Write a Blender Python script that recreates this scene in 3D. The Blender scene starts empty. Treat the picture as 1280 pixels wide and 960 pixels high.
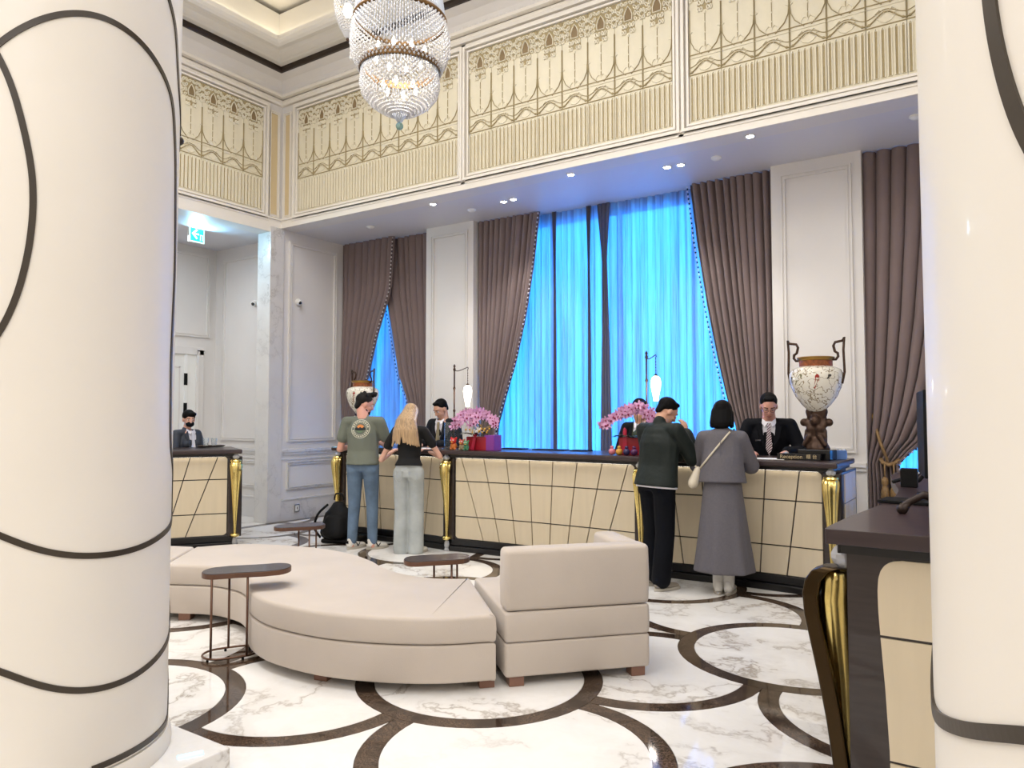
import bpy, bmesh, math, random
from math import sin, cos, pi, radians, sqrt, atan2, acos
from mathutils import Vector, Matrix, Euler
from mathutils.bvhtree import BVHTree

D = bpy.data
SC = bpy.context.scene
COL = SC.collection
random.seed(7)

# ------------------------------------------------------------------ camera
CAMH, YAW, PITCH, FPX = 1.5, radians(33.4), radians(2.5), 920.0
cam = D.cameras.new('camera')
cam.sensor_width = 36.0
cam.lens = FPX / 1280 * 36
cam.clip_start = 0.05
cam.clip_end = 100
camo = D.objects.new('camera', cam)
camo.location = (0, 0, CAMH)
camo.rotation_euler = (pi / 2 + PITCH, 0, YAW)
COL.objects.link(camo)
SC.camera = camo

# ------------------------------------------------------------------ world, exposure
world = D.worlds.new('world')
SC.world = world
world.use_nodes = True
bg = world.node_tree.nodes['Background']
bg.inputs[0].default_value = (0.10, 0.42, 1.0, 1)
bg.inputs[1].default_value = 1.0
SC.view_settings.view_transform = 'Standard'
SC.view_settings.look = 'None'
SC.view_settings.exposure = 0.0
SC.view_settings.gamma = 1.0
SC.view_settings.use_curve_mapping = False

# ------------------------------------------------------------------ lights of the room and added fill
def area(name, loc, size, power, color=(1, 1, 1), rot=(0, 0, 0), spread=pi):
    l = D.lights.new(name, 'AREA')
    l.shape = 'RECTANGLE'
    l.size, l.size_y = size
    l.energy = power
    l.color = color
    l.spread = spread
    o = D.objects.new(name, l)
    o.location = loc
    o.rotation_euler = rot
    COL.objects.link(o)
    return o

WARM = (1.0, 0.965, 0.92)
# added fill panels without fixtures, over the seating and the hall behind the camera
area('coffer_fill', (-4.3, 2.6, 6.7), (5.0, 4.6), 340, (1.0, 0.975, 0.95))
area('hall_fill', (-1.0, -3.0, 6.2), (8.0, 4.0), 370, WARM)
area('hall_fill', (2.6, 1.8, 6.2), (3.0, 4.0), 150, WARM)
# daylight outside the tall windows, strongly blue behind the sheers
area('window_daylight', (-4.0, 9.0, 2.6), (4.6, 4.4), 440, (0.03, 0.30, 0.95), (-pi / 2, 0, 0), radians(100))
area('window_daylight', (-7.7, 9.0, 2.6), (1.9, 4.4), 140, (0.03, 0.36, 0.95), (-pi / 2, 0, 0), radians(80))
area('window_daylight', (0.2, 9.0, 2.6), (2.6, 4.4), 200, (0.03, 0.31, 0.95), (-pi / 2, 0, 0), radians(100))
sp = D.lights.new('ceiling_spot', 'SPOT'); sp.energy = 260; sp.color = (1, .96, .9); sp.spot_size = radians(50); sp.spot_blend = .8; sp.shadow_soft_size = .10
so = D.objects.new('ceiling_spot', sp); so.location = (-4.5, 2.3, 6.6); so.rotation_euler = (radians(8), radians(8), 0); COL.objects.link(so)
area('niche_light', (-9.4, 5.2, 4.0), (0.8, 1.6), 22, (0.85, 0.93, 1.0))

# ------------------------------------------------------------------ measuring helpers (real positions from sight lines)
_f = Vector((-sin(YAW) * cos(PITCH), cos(YAW) * cos(PITCH), sin(PITCH)))
_r = Vector((cos(YAW), sin(YAW), 0))
_u = _r.cross(_f)
def ray(px, py):
    return _f + _r * ((px - 640) / FPX) - _u * ((py - 480) / FPX)
def onz(px, py, z=0.0):
    d = ray(px, py); return d * ((z - CAMH) / d.z) + Vector((0, 0, CAMH))
def onx(px, py, x):
    d = ray(px, py); return d * (x / d.x) + Vector((0, 0, CAMH))
def ony(px, py, y):
    d = ray(px, py); return d * (y / d.y) + Vector((0, 0, CAMH))

# ------------------------------------------------------------------ materials
def srgb(h):
    h = h.lstrip('#')
    c = [int(h[i:i + 2], 16) / 255 for i in (0, 2, 4)]
    return tuple(((x / 12.92) if x <= .04045 else ((x + .055) / 1.055) ** 2.4) for x in c) + (1,)

class NT:
    def __init__(s, m):
        s.t = m.node_tree; s.b = s.t.nodes['Principled BSDF']
    def n(s, typ, **kw):
        x = s.t.nodes.new(typ)
        for k, v in kw.items():
            if k.startswith('i_'):
                x.inputs[int(k[2:]) if k[2:].isdigit() else k[2:]].default_value = v
            else:
                setattr(x, k, v)
        return x
    def l(s, a, b): s.t.links.new(a, b)
    def ramp(s, fac, stops):
        r = s.n('ShaderNodeValToRGB')
        e = r.color_ramp.elements
        while len(e) > 1: e.remove(e[-1])
        e[0].position, e[0].color = stops[0]
        for p, c in stops[1:]:
            q = e.new(p); q.color = c
        s.l(fac, r.inputs[0]); return r.outputs[0]

def mat(name, color, rough=.5, metal=0.0, noise=0.0, nscale=8.0, bump=0.0, bscale=60.0, coat=0.0, spec=.5, sheen=0.0, trans=0.0, stretch=(1, 1, 1), sub=0.0):
    m = D.materials.new(name); m.use_nodes = True
    t = NT(m); b = t.b
    c = srgb(color) if isinstance(color, str) else tuple(color) + (1,)
    b.inputs['Base Color'].default_value = c
    b.inputs['Roughness'].default_value = rough
    b.inputs['Metallic'].default_value = metal
    b.inputs['Coat Weight'].default_value = coat
    b.inputs['Specular IOR Level'].default_value = spec
    b.inputs['Sheen Weight'].default_value = sheen
    b.inputs['Transmission Weight'].default_value = trans
    if noise or bump:
        co = t.n('ShaderNodeTexCoord'); mp = t.n('ShaderNodeMapping'); mp.inputs['Scale'].default_value = stretch
        t.l(co.outputs['Object'], mp.inputs[0])
    if noise:
        nz = t.n('ShaderNodeTexNoise', i_Scale=nscale, i_Detail=4.0); t.l(mp.outputs[0], nz.inputs['Vector'])
        lo = tuple(max(0, x * (1 - noise)) for x in c[:3]) + (1,); hi = tuple(min(1, x * (1 + noise)) for x in c[:3]) + (1,)
        t.l(t.ramp(nz.outputs[0], [(.3, lo), (.7, hi)]), b.inputs['Base Color'])
    if bump:
        nb = t.n('ShaderNodeTexNoise', i_Scale=bscale, i_Detail=3.0); t.l(mp.outputs[0], nb.inputs['Vector'])
        bp = t.n('ShaderNodeBump', i_Strength=bump, i_Distance=.01); t.l(nb.outputs[0], bp.inputs['Height']); t.l(bp.outputs[0], b.inputs['Normal'])
    return m

def emit(name, color, strength):
    m = D.materials.new(name); m.use_nodes = True
    b = m.node_tree.nodes['Principled BSDF']
    c = srgb(color)
    b.inputs['Base Color'].default_value = c
    b.inputs['Emission Color'].default_value = c
    b.inputs['Emission Strength'].default_value = strength
    return m

def marble(name, base, vein, vein2, scale=1.0, rough=.06, amount=1.0):
    m = D.materials.new(name); m.use_nodes = True
    t = NT(m); b = t.b
    geo = t.n('ShaderNodeNewGeometry'); oi = t.n('ShaderNodeObjectInfo')
    mul = t.n('ShaderNodeVectorMath', operation='SCALE'); mul.inputs[0].default_value = (37, 91, 53)
    t.l(oi.outputs['Random'], mul.inputs['Scale'])
    add = t.n('ShaderNodeVectorMath', operation='ADD'); t.l(geo.outputs['Position'], add.inputs[0]); t.l(mul.outputs[0], add.inputs[1])
    warp = t.n('ShaderNodeTexNoise', i_Scale=1.6 * scale, i_Detail=5.0, i_Roughness=.6); t.l(add.outputs[0], warp.inputs['Vector'])
    ws = t.n('ShaderNodeVectorMath', operation='SCALE', i_Scale=1.1); t.l(warp.outputs['Color'], ws.inputs[0])
    a2 = t.n('ShaderNodeVectorMath', operation='ADD'); t.l(add.outputs[0], a2.inputs[0]); t.l(ws.outputs[0], a2.inputs[1])
    n1 = t.n('ShaderNodeTexNoise', i_Scale=1.3 * scale, i_Detail=7.0, i_Roughness=.55); t.l(a2.outputs[0], n1.inputs['Vector'])
    s1 = t.n('ShaderNodeMath', operation='SUBTRACT', i_1=.5); t.l(n1.outputs[0], s1.inputs[0])
    ab = t.n('ShaderNodeMath', operation='ABSOLUTE'); t.l(s1.outputs[0], ab.inputs[0])
    v1 = t.ramp(ab.outputs[0], [(0.0, (.95 * amount,) * 3 + (1,)), (.008, (.55 * amount,) * 3 + (1,)), (.022, (.20 * amount,) * 3 + (1,)), (.07, (.09 * amount,) * 3 + (1,)), (.12, (0, 0, 0, 1))])
    n2 = t.n('ShaderNodeTexNoise', i_Scale=.55 * scale, i_Detail=3.0); t.l(add.outputs[0], n2.inputs['Vector'])
    g = t.ramp(n2.outputs[0], [(.34, (0.12, 0.12, 0.12, 1)), (.54, (1, 1, 1, 1))])
    mm = t.n('ShaderNodeMath', operation='MULTIPLY'); t.l(v1, mm.inputs[0]); t.l(g, mm.inputs[1])
    mix = t.n('ShaderNodeMix', data_type='RGBA'); mix.inputs[6].default_value = srgb(base); mix.inputs[7].default_value = srgb(vein); t.l(mm.outputs[0], mix.inputs[0])
    n3 = t.n('ShaderNodeTexNoise', i_Scale=3.5 * scale, i_Detail=6.0); t.l(a2.outputs[0], n3.inputs['Vector'])
    c3 = t.ramp(n3.outputs[0], [(.52, (0, 0, 0, 1)), (.75, (.4 * amount,) * 3 + (1,))])
    mix2 = t.n('ShaderNodeMix', data_type='RGBA'); mix2.inputs[7].default_value = srgb(vein2); t.l(mix.outputs[2], mix2.inputs[6]); t.l(c3, mix2.inputs[0])
    t.l(mix2.outputs[2], b.inputs['Base Color'])
    b.inputs['Roughness'].default_value = rough
    return m

M = {}
M['marble_white'] = marble('marble_white', '#f6f4f1', '#a59a8e', '#ebe6df', .85, .05)
M['marble_dark'] = marble('marble_dark', '#261c17', '#8c7460', '#6a5445', 9.0, .07, 1.3)
M['marble_wall'] = marble('marble_wall', '#dddad6', '#a8a39e', '#cfcbc8', 1.2, .18, .7)
M['grout'] = mat('grout', '#8d8378', .6)
M['paint'] = mat('paint', '#e3dfdb', .5, noise=.02, nscale=2)
M['paint_warm'] = mat('paint_warm', '#efe9df', .5, noise=.02, nscale=2)
M['panel_paint'] = mat('panel_paint', '#d9d6d4', .5, noise=.02, nscale=2)
M['soffit'] = mat('soffit', '#dcdbe0', .45)
M['ceiling'] = mat('ceiling', '#eeeae2', .6)
M['trim_dark'] = mat('trim_dark', '#2a1c14', .35)
M['relief'] = mat('relief', '#ebe4d0', .5, noise=.04, nscale=5)
M['relief_ground'] = mat('relief_ground', '#e2dac2', .55, noise=.05, nscale=6)  # toned darker than the ribs for their shadow outlines
M['relief_shade'] = mat('relief_shade', '#a6966f', .6, noise=.1, nscale=20)  # shadow lines and recess shade of the relief, put into the colour
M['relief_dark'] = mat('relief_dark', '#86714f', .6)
M['strip_tan'] = mat('strip_tan', '#d6c29a', .5)
M['wood_dark'] = mat('wood_dark', '#2e2524', .28, noise=.25, nscale=4, stretch=(1, 1, 12), coat=.3)
M['wood_top'] = mat('wood_top', '#352729', .34, noise=.2, nscale=3, stretch=(1, 8, 8), coat=.15)
M['wood_black'] = mat('wood_black', '#0e0d10', .3)
M['veneer'] = mat('veneer', '#d7c8ac', .32, noise=.03, nscale=2, stretch=(9, 9, 1), coat=.2)
M['column'] = mat('column', '#efe9df', .42, noise=.02, nscale=2.2, coat=.08)
M['inlay'] = mat('inlay', '#3b3228', .35)
M['gold'] = mat('gold', '#ecd486', .22, 1.0, noise=.08, nscale=14)
M['gold_dark'] = mat('gold_dark', '#35260f', .28, .8)
M['brass_trim'] = mat('brass_trim', '#a8895a', .3, .9)
M['bronze'] = mat('bronze', '#4a382e', .45, .7, noise=.3, nscale=30, bump=.3, bscale=40)
M['copper'] = mat('copper', '#725648', .34, .75)
M['table_top'] = mat('table_top', '#3a3337', .22, noise=.08)
M['sofa'] = mat('sofa', '#c8bcb0', .85, noise=.045, nscale=2.5, bump=.12, bscale=220, sheen=.25)
M['sofa_foot'] = mat('sofa_foot', '#8a6656', .4, .3)
M['curtain'] = mat('curtain', '#7d6c6a', .75, noise=.04, nscale=3, sheen=.2)
M['rope'] = mat('rope', '#8a6c45', .6, noise=.3, nscale=60)
M['pearl'] = mat('pearl', '#d8d6d8', .3)
M['bead_dark'] = mat('bead_dark', '#28242a', .3)
M['white'] = mat('white', '#efeeea', .5)
M['paper'] = mat('paper', '#f4f4f2', .6)
M['black'] = mat('black', '#08080a', .6, spec=.2)
M['black_gloss'] = mat('black_gloss', '#0a0a0d', .12)
M['chrome'] = mat('chrome', '#c8c8c8', .12, 1.0)
M['mullion'] = mat('mullion', '#3c3a3c', .5)

def glassy(name, tint, rough=.05, mixw=.5):
    m = D.materials.new(name); m.use_nodes = True
    t = NT(m); b = t.b
    b.inputs['Base Color'].default_value = srgb(tint)
    b.inputs['Roughness'].default_value = rough
    b.inputs['Transmission Weight'].default_value = mixw
    b.inputs['IOR'].default_value = 1.5
    return m
M['crystal'] = glassy('crystal', '#f3f4f8', .04, .55)
M['crystal_bead'] = glassy('crystal_bead', '#eeedee', .08, .35)
M['crystal_prism'] = glassy('crystal_prism', '#d5dbe6', .06, .45)
M['glass'] = glassy('glass', '#e8f2f2', .02, .97)
M['blue_glass'] = glassy('blue_glass', '#9fc4c0', .08, .5)

# sheer: thin cloth that lets the daylight through
m = D.materials.new('sheer'); m.use_nodes = True
t = NT(m); nt = m.node_tree
out = nt.nodes['Material Output']
tr = t.n('ShaderNodeBsdfTranslucent')
co = t.n('ShaderNodeTexCoord'); mp_ = t.n('ShaderNodeMapping'); mp_.inputs['Scale'].default_value = (1, .0, .03); t.l(co.outputs['Object'], mp_.inputs[0])
nz_ = t.n('ShaderNodeTexNoise', i_Scale=9.0, i_Detail=4.0, i_Roughness=.7); t.l(mp_.outputs[0], nz_.inputs['Vector'])
t.l(t.ramp(nz_.outputs[0], [(.33, (.10, .12, .17, 1)), (.46, (.34, .46, .66, 1)), (.64, (.62, .90, 1.0, 1))]), tr.inputs[0])
df = t.n('ShaderNodeBsdfDiffuse'); df.inputs[0].default_value = (.55, .52, .62, 1)
tp = t.n('ShaderNodeBsdfTransparent'); tp.inputs[0].default_value = (.8, .92, 1, 1)
mx = t.n('ShaderNodeMixShader', i_0=.28); t.l(tr.outputs[0], mx.inputs[1]); t.l(df.outputs[0], mx.inputs[2])
mx2 = t.n('ShaderNodeMixShader', i_0=.10); t.l(mx.outputs[0], mx2.inputs[1]); t.l(tp.outputs[0], mx2.inputs[2])
t.l(mx2.outputs[0], out.inputs[0])
M['sheer'] = m
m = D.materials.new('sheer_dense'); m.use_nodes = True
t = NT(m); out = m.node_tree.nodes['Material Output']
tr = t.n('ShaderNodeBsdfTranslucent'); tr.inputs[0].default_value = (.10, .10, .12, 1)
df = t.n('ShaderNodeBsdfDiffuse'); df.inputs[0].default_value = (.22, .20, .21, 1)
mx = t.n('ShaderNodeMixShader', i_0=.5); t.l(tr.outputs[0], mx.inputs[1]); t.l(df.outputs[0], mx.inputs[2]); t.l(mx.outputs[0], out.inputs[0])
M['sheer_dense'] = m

M['bulb'] = emit('bulb', '#fff3dc', 7)
M['shade_glow'] = emit('shade_glow', '#fff6ea', 3.0)
M['cove_glow'] = emit('cove_glow', '#fff4dc', 3.0)
M['desk_glow'] = emit('desk_glow', '#fff6e8', 5.0)
M['downlight_glow'] = emit('downlight_glow', '#ffffff', 30)
M['exit_green'] = emit('exit_green', '#18b890', 1.2)
M['exit_white'] = emit('exit_white', '#c8fff4', 1.6)
M['floor_glow'] = emit('floor_glow', '#a8e4ff', 1.2)

# ------------------------------------------------------------------ mesh builder
class MB:
    def __init__(s): s.v = []; s.f = []; s.m = []
    def add(s, vs, fs, mi=0, mx=None):
        o = len(s.v)
        s.v += [tuple(mx @ Vector(p)) if mx else tuple(p) for p in vs]
        s.f += [tuple(i + o for i in f) for f in fs]; s.m += [mi] * len(fs); return s
    def box(s, c, d, rz=0.0, mi=0, mx=None):
        x, y, z = d[0] / 2, d[1] / 2, d[2] / 2
        vs = [(sx * x, sy * y, sz * z) for sz in (-1, 1) for sy in (-1, 1) for sx in (-1, 1)]
        fs = [(0, 2, 3, 1), (4, 5, 7, 6), (0, 1, 5, 4), (2, 6, 7, 3), (0, 4, 6, 2), (1, 3, 7, 5)]
        T = Matrix.Translation(c) @ Matrix.Rotation(rz, 4, 'Z')
        if mx: T = mx @ T
        return s.add(vs, fs, mi, T)
    def bb(s, x0, x1, y0, y1, z0, z1, mi=0):
        return s.box(((x0 + x1) / 2, (y0 + y1) / 2, (z0 + z1) / 2), (abs(x1 - x0), abs(y1 - y0), abs(z1 - z0)), 0, mi)
    def lathe(s, prof, c=(0, 0, 0), n=24, mi=0, mx=None, cap=True):
        vs = []; fs = []
        for r, z in prof:
            for k in range(n):
                a = 2 * pi * k / n; vs.append((c[0] + r * cos(a), c[1] + r * sin(a), c[2] + z))
        for i in range(len(prof) - 1):
            for k in range(n):
                k2 = (k + 1) % n; fs.append((i * n + k, i * n + k2, (i + 1) * n + k2, (i + 1) * n + k))
        if cap:
            fs.append(tuple(range(n - 1, -1, -1))); b = (len(prof) - 1) * n; fs.append(tuple(range(b, b + n)))
        return s.add(vs, fs, mi, mx)
    def tube(s, path, r, n=8, mi=0, closed=False, mx=None):
        P = [Vector(p) for p in path]; N = len(P); vs = []; fs = []
        up = None
        for i, p in enumerate(P):
            if closed: t = P[(i + 1) % N] - P[i - 1]
            else: t = P[min(i + 1, N - 1)] - P[max(i - 1, 0)]
            if t.length < 1e-9: t = Vector((0, 0, 1))
            t.normalize()
            if up is None: up = t.orthogonal().normalized()
            u = (up - t * up.dot(t))
            u = u.normalized() if u.length > 1e-6 else t.orthogonal().normalized()
            up = u; w = t.cross(u)
            rr = r[i] if isinstance(r, (list, tuple)) else r
            for k in range(n):
                a = 2 * pi * k / n; vs.append(p + u * (rr * cos(a)) + w * (rr * sin(a)))
        for i in range(N if closed else N - 1):
            j = (i + 1) % N
            for k in range(n):
                k2 = (k + 1) % n; fs.append((i * n + k, i * n + k2, j * n + k2, j * n + k))
        if not closed:
            fs.append(tuple(range(n - 1, -1, -1))); fs.append(tuple(range((N - 1) * n, N * n)))
        return s.add(vs, fs, mi, mx)
    def ell(s, c, r, n=12, mi=0, mx=None, rot=None):
        vs = []; fs = []; h = n // 2
        for i in range(1, h):
            ph = pi * i / h
            for k in range(n):
                a = 2 * pi * k / n; vs.append((sin(ph) * cos(a), sin(ph) * sin(a), cos(ph)))
        top = len(vs); vs.append((0, 0, 1)); bot = len(vs); vs.append((0, 0, -1))
        for i in range(h - 2):
            for k in range(n):
                k2 = (k + 1) % n; fs.append((i * n + k, (i + 1) * n + k, (i + 1) * n + k2, i * n + k2))
        for k in range(n):
            k2 = (k + 1) % n; fs.append((top, k, k2)); b = (h - 2) * n; fs.append((bot, b + k2, b + k))
        if isinstance(r, (int, float)): r = (r, r, r)
        T = Matrix.Translation(c) @ (rot.to_4x4() if rot else Matrix.Identity(4)) @ Matrix.Diagonal((r[0], r[1], r[2], 1))
        if mx: T = mx @ T
        return s.add(vs, fs, mi, T)
    def cap(s, p0, r0, p1, r1, side=(1, 0, 0), n=14, mx=None):
        """tapered limb with rounded ends; radii (along side, across)"""
        p0, p1 = Vector(p0), Vector(p1); t = (p1 - p0)
        if t.length < 1e-6: t = Vector((0, 0, .001))
        L = t.length; t.normalize()
        if isinstance(r0, (int, float)): r0 = (r0, r0)
        if isinstance(r1, (int, float)): r1 = (r1, r1)
        sd = Vector(side); sd = sd - t * sd.dot(t)
        sd = sd.normalized() if sd.length > 1e-4 else t.orthogonal().normalized()
        w = t.cross(sd); vs = []; fs = []; rings = []
        m0, m1 = min(r0), min(r1)
        for a in (-75, -50, -25): rings.append((p0 + t * (m0 * sin(radians(a))), r0, cos(radians(a))))
        for q in (0, .33, .66, 1): rings.append((p0.lerp(p1, q), (r0[0] + (r1[0] - r0[0]) * q, r0[1] + (r1[1] - r0[1]) * q), 1))
        for a in (25, 50, 75): rings.append((p1 + t * (m1 * sin(radians(a))), r1, cos(radians(a))))
        for c, r, k in rings:
            for j in range(n):
                a = 2 * pi * j / n; vs.append(c + sd * (r[0] * k * cos(a)) + w * (r[1] * k * sin(a)))
        for i in range(len(rings) - 1):
            for j in range(n):
                j2 = (j + 1) % n; fs.append((i * n + j, i * n + j2, (i + 1) * n + j2, (i + 1) * n + j))
        fs.append(tuple(range(n - 1, -1, -1))); b = (len(rings) - 1) * n; fs.append(tuple(range(b, b + n)))
        return s.add(vs, fs, 0, mx)
    def prism(s, poly, z0, z1, mi=0, mx=None):
        n = len(poly); vs = [(p[0], p[1], z0) for p in poly] + [(p[0], p[1], z1) for p in poly]
        fs = [tuple(range(n - 1, -1, -1)), tuple(range(n, 2 * n))] + [(i, (i + 1) % n, n + (i + 1) % n, n + i) for i in range(n)]
        return s.add(vs, fs, mi, mx)
    def loft(s, rings, mi=0, mx=None, cap=True, closed=True):
        n = len(rings[0]); vs = [p for r in rings for p in r]; fs = []
        for i in range(len(rings) - 1):
            for k in range(n if closed else n - 1):
                k2 = (k + 1) % n; fs.append((i * n + k, i * n + k2, (i + 1) * n + k2, (i + 1) * n + k))
        if cap and closed:
            fs.append(tuple(range(n - 1, -1, -1))); b = (len(rings) - 1) * n; fs.append(tuple(range(b, b + n)))
        return s.add(vs, fs, mi, mx)
    def ridge(s, path, w, h, mi=0, closed=False):
        """raised line on a panel lying in the local XZ plane, proud towards -Y"""
        P = [Vector((p[0], 0, p[1])) for p in path]; N = len(P); vs = []; fs = []
        for i in range(N):
            t = (P[(i + 1) % N] - P[i - 1]) if closed else (P[min(i + 1, N - 1)] - P[max(i - 1, 0)])
            t.normalize(); nn = Vector((-t.z, 0, t.x)) * (w / 2)
            b = P[i]
            vs += [b + nn, b + nn * .5 + Vector((0, -h, 0)), b - nn * .5 + Vector((0, -h, 0)), b - nn]
        for i in range(N if closed else N - 1):
            j = (i + 1) % N
            for k in range(3): fs.append((i * 4 + k, i * 4 + k + 1, j * 4 + k + 1, j * 4 + k))
        return s.add(vs, fs, mi)
    def mesh(s, name, mats, smooth=False):
        me = D.meshes.new(name); me.from_pydata([tuple(p) for p in s.v], [], s.f)
        if not isinstance(mats, (list, tuple)): mats = [mats]
        for q in mats: me.materials.append(q)
        if len(mats) > 1: me.polygons.foreach_set('material_index', s.m)
        bm = bmesh.new(); bm.from_mesh(me); bmesh.ops.recalc_face_normals(bm, faces=bm.faces); bm.to_mesh(me); bm.free()
        if smooth:
            me.polygons.foreach_set('use_smooth', [True] * len(me.polygons))
        me.update(); return me
    def build(s, name, mats, parent=None, smooth=False, bevel=0.0, loc=None, rz=0.0, auto=None, seg=2):
        me = s.mesh(name, mats, smooth or auto is not None)
        if auto is not None:
            try: me.set_sharp_from_angle(angle=radians(auto))
            except Exception: pass
        o = D.objects.new(name, me); COL.objects.link(o)
        if parent: o.parent = parent
        if loc is not None: o.location = loc
        o.rotation_euler = (0, 0, rz)
        if bevel:
            b = o.modifiers.new('bevel', 'BEVEL'); b.width = bevel; b.segments = seg; b.limit_method = 'ANGLE'
        return o

def build_each(b, name, mats, parent=None, smooth=False, bevel=0.0, auto=None, per=1):
    """every piece collected in b becomes an object of its own"""
    parts = {}; par = list(range(len(b.v)))
    def find(i):
        while par[i] != i: par[i] = par[par[i]]; i = par[i]
        return i
    for f in b.f:
        r = find(f[0])
        for i in f[1:]: par[find(i)] = r
    for k, f in enumerate(b.f): parts.setdefault(find(f[0]), []).append(k)
    out = []
    for ks in parts.values():
        idx = {}; m = MB()
        for k in ks:
            for i in b.f[k]:
                if i not in idx: idx[i] = len(m.v); m.v.append(b.v[i])
            m.f.append(tuple(idx[i] for i in b.f[k])); m.m.append(b.m[k])
        out.append(m.build(name, mats, parent, smooth, bevel, auto=auto))
    return out
def obj(name, me, parent=None, loc=(0, 0, 0), rot=(0, 0, 0)):
    o = D.objects.new(name, me); COL.objects.link(o); o.parent = parent; o.location = loc; o.rotation_euler = rot; return o
def thing(name, label, cat, loc=(0, 0, 0), rz=0.0, group=None):
    o = D.objects.new(name, None); COL.objects.link(o); o.location = loc; o.rotation_euler = (0, 0, rz)
    o.empty_display_size = .1; o['label'] = label; o['category'] = cat
    if group: o['group'] = group
    return o
def tag(o, label, cat, group=None):
    o['label'] = label; o['category'] = cat
    if group: o['group'] = group
    return o
def struct(o, label=None, cat=None):
    o['kind'] = 'structure'
    if label: o['label'] = label
    if cat: o['category'] = cat
    return o
def stuff(o): o['kind'] = 'stuff'; return o
def copy_tree(o, parent=None):
    c = o.copy(); COL.objects.link(c); c.parent = parent
    for ch in o.children: copy_tree(ch, c)
    return c

def lerp(a, b, t): return a + (b - a) * t
def interp(x, xs, ys):
    if x <= xs[0]: return ys[0]
    for i in range(len(xs) - 1):
        if x <= xs[i + 1]:
            return lerp(ys[i], ys[i + 1], (x - xs[i]) / (xs[i + 1] - xs[i]))
    return ys[-1]
def catmull(pts, n=8, closed=False):
    P = [Vector(p) for p in pts]; N = len(P); out = []
    for i in range(N if closed else N - 1):
        g = (lambda k: P[k % N]) if closed else (lambda k: P[max(0, min(N - 1, k))])
        a, b, c, d = g(i - 1), g(i), g(i + 1), g(i + 2)
        for k in range(n):
            t = k / n; out.append(.5 * ((2 * b) + (c - a) * t + (2 * a - 5 * b + 4 * c - d) * t * t + (3 * b - a - 3 * c + d) * t ** 3))
    if not closed: out.append(P[-1])
    return out

# ================================================================== THE SETTING
XW, YF, YW, ZS = -8.58, 6.95, 8.10, 4.20
XE, YS = 4.6, -6.0

# floor: overlapping circles of dark marble inlaid in white marble
S_ = 0.705; CX0, CY0 = -2.53, 3.50
base = MB(); base.bb(-10.4, XE, YS, 9.4, -.2, -.012)
floor = struct(base.build('floor', M['grout']))
RO, RI = .7040, .6015
def clip(poly, x0, x1, y0, y1):
    for ax, lim, sg in ((0, x0, 1), (0, x1, -1), (1, y0, 1), (1, y1, -1)):
        out = []
        for i in range(len(poly)):
            a, b = poly[i - 1], poly[i]
            ia, ib = (a[ax] - lim) * sg >= 0, (b[ax] - lim) * sg >= 0
            if ia != ib:
                t = (lim - a[ax]) / (b[ax] - a[ax]); out.append((lerp(a[0], b[0], t), lerp(a[1], b[1], t)))
            if ib: out.append(b)
        poly = out
        if not poly: return poly
    return poly
def arc(cx, cy, r, a0, a1, n):
    return [(cx + r * cos(lerp(a0, a1, i / n)), cy + r * sin(lerp(a0, a1, i / n))) for i in range(n + 1)]
disc_poly = arc(0, 0, RI - .003, 0, 2 * pi, 48)[:-1]
L_ = S_ * sqrt(2)
def odd_shapes(dg):
    """pieces of a circle cut by the two whole circles lying on its diagonal dg"""
    RR = RO + .0025
    def al(r): return acos((L_ * L_ + r * r - RR * RR) / (2 * L_ * r))
    def be(r): return acos((L_ * L_ + RR * RR - r * r) / (2 * L_ * RR))
    pcs = []
    r = RI - .003; a, b = al(r), be(r); poly = []
    for s in (0, 1):
        th = dg + pi * s
        poly += arc(0, 0, r, th + a, th + pi - a, 16)
        th2 = th + pi; c = (L_ * cos(th2), L_ * sin(th2))
        poly += arc(c[0], c[1], RR, th2 + pi + b, th2 + pi - b, 12)[1:-1]
    pcs.append(('marble_slab', poly, 'marble_white'))
    a0, a1, b0, b1 = al(RO), al(RI), be(RO), be(RI)
    for s in (0, 1):
        th = dg + pi * s
        outer = arc(0, 0, RO, th + a0, th + pi - a0, 18)
        c2 = (L_ * cos(th + pi), L_ * sin(th + pi)); e1 = arc(c2[0], c2[1], RR, th + b0, th + b1, 3)[1:-1]
        inner = arc(0, 0, RI, th + pi - a1, th + a1, 18)
        c1 = (L_ * cos(th), L_ * sin(th)); e2 = arc(c1[0], c1[1], RR, th + pi - b1, th + pi - b0, 3)[1:-1]
        pcs.append(('inlay_band', outer + e1 + inner + e2, 'marble_dark'))
    return pcs
star_poly = []
for q in range(4):
    d0 = pi / 4 + q * pi / 2; c = (L_ * cos(d0), L_ * sin(d0))
    star_poly += arc(c[0], c[1], RO + .003, d0 + pi + pi / 4 - .085, d0 + pi - pi / 4 + .085, 12)
def flat(poly, name, mt):
    b = MB()
    if name == 'inlay_band' and len(poly) % 2 == 0 and len(poly) == 42:
        n = 21; A = poly[:n]; Bp = poly[n:][::-1]
        vs = []
        for p, q in zip(A, Bp): vs += [(p[0], p[1], -.014), (p[0], p[1], 0), (q[0], q[1], 0), (q[0], q[1], -.014)]
        b.add(vs, [(i * 4 + k, i * 4 + k + 1, i * 4 + k + 5, i * 4 + k + 4) for i in range(n - 1) for k in range(3)])
    else:
        b.prism(poly, -.014, 0.0)
        b.f = b.f[1:]; b.m = b.m[1:]
    return b.mesh(name, M[mt])
ring_mb = MB(); N_ = 56
vs = []; fs = []
for i in range(N_):
    a = 2 * pi * i / N_
    for r, z in ((RI, -.014), (RI, 0), (RO, 0), (RO, -.014)): vs.append((r * cos(a), r * sin(a), z))
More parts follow.
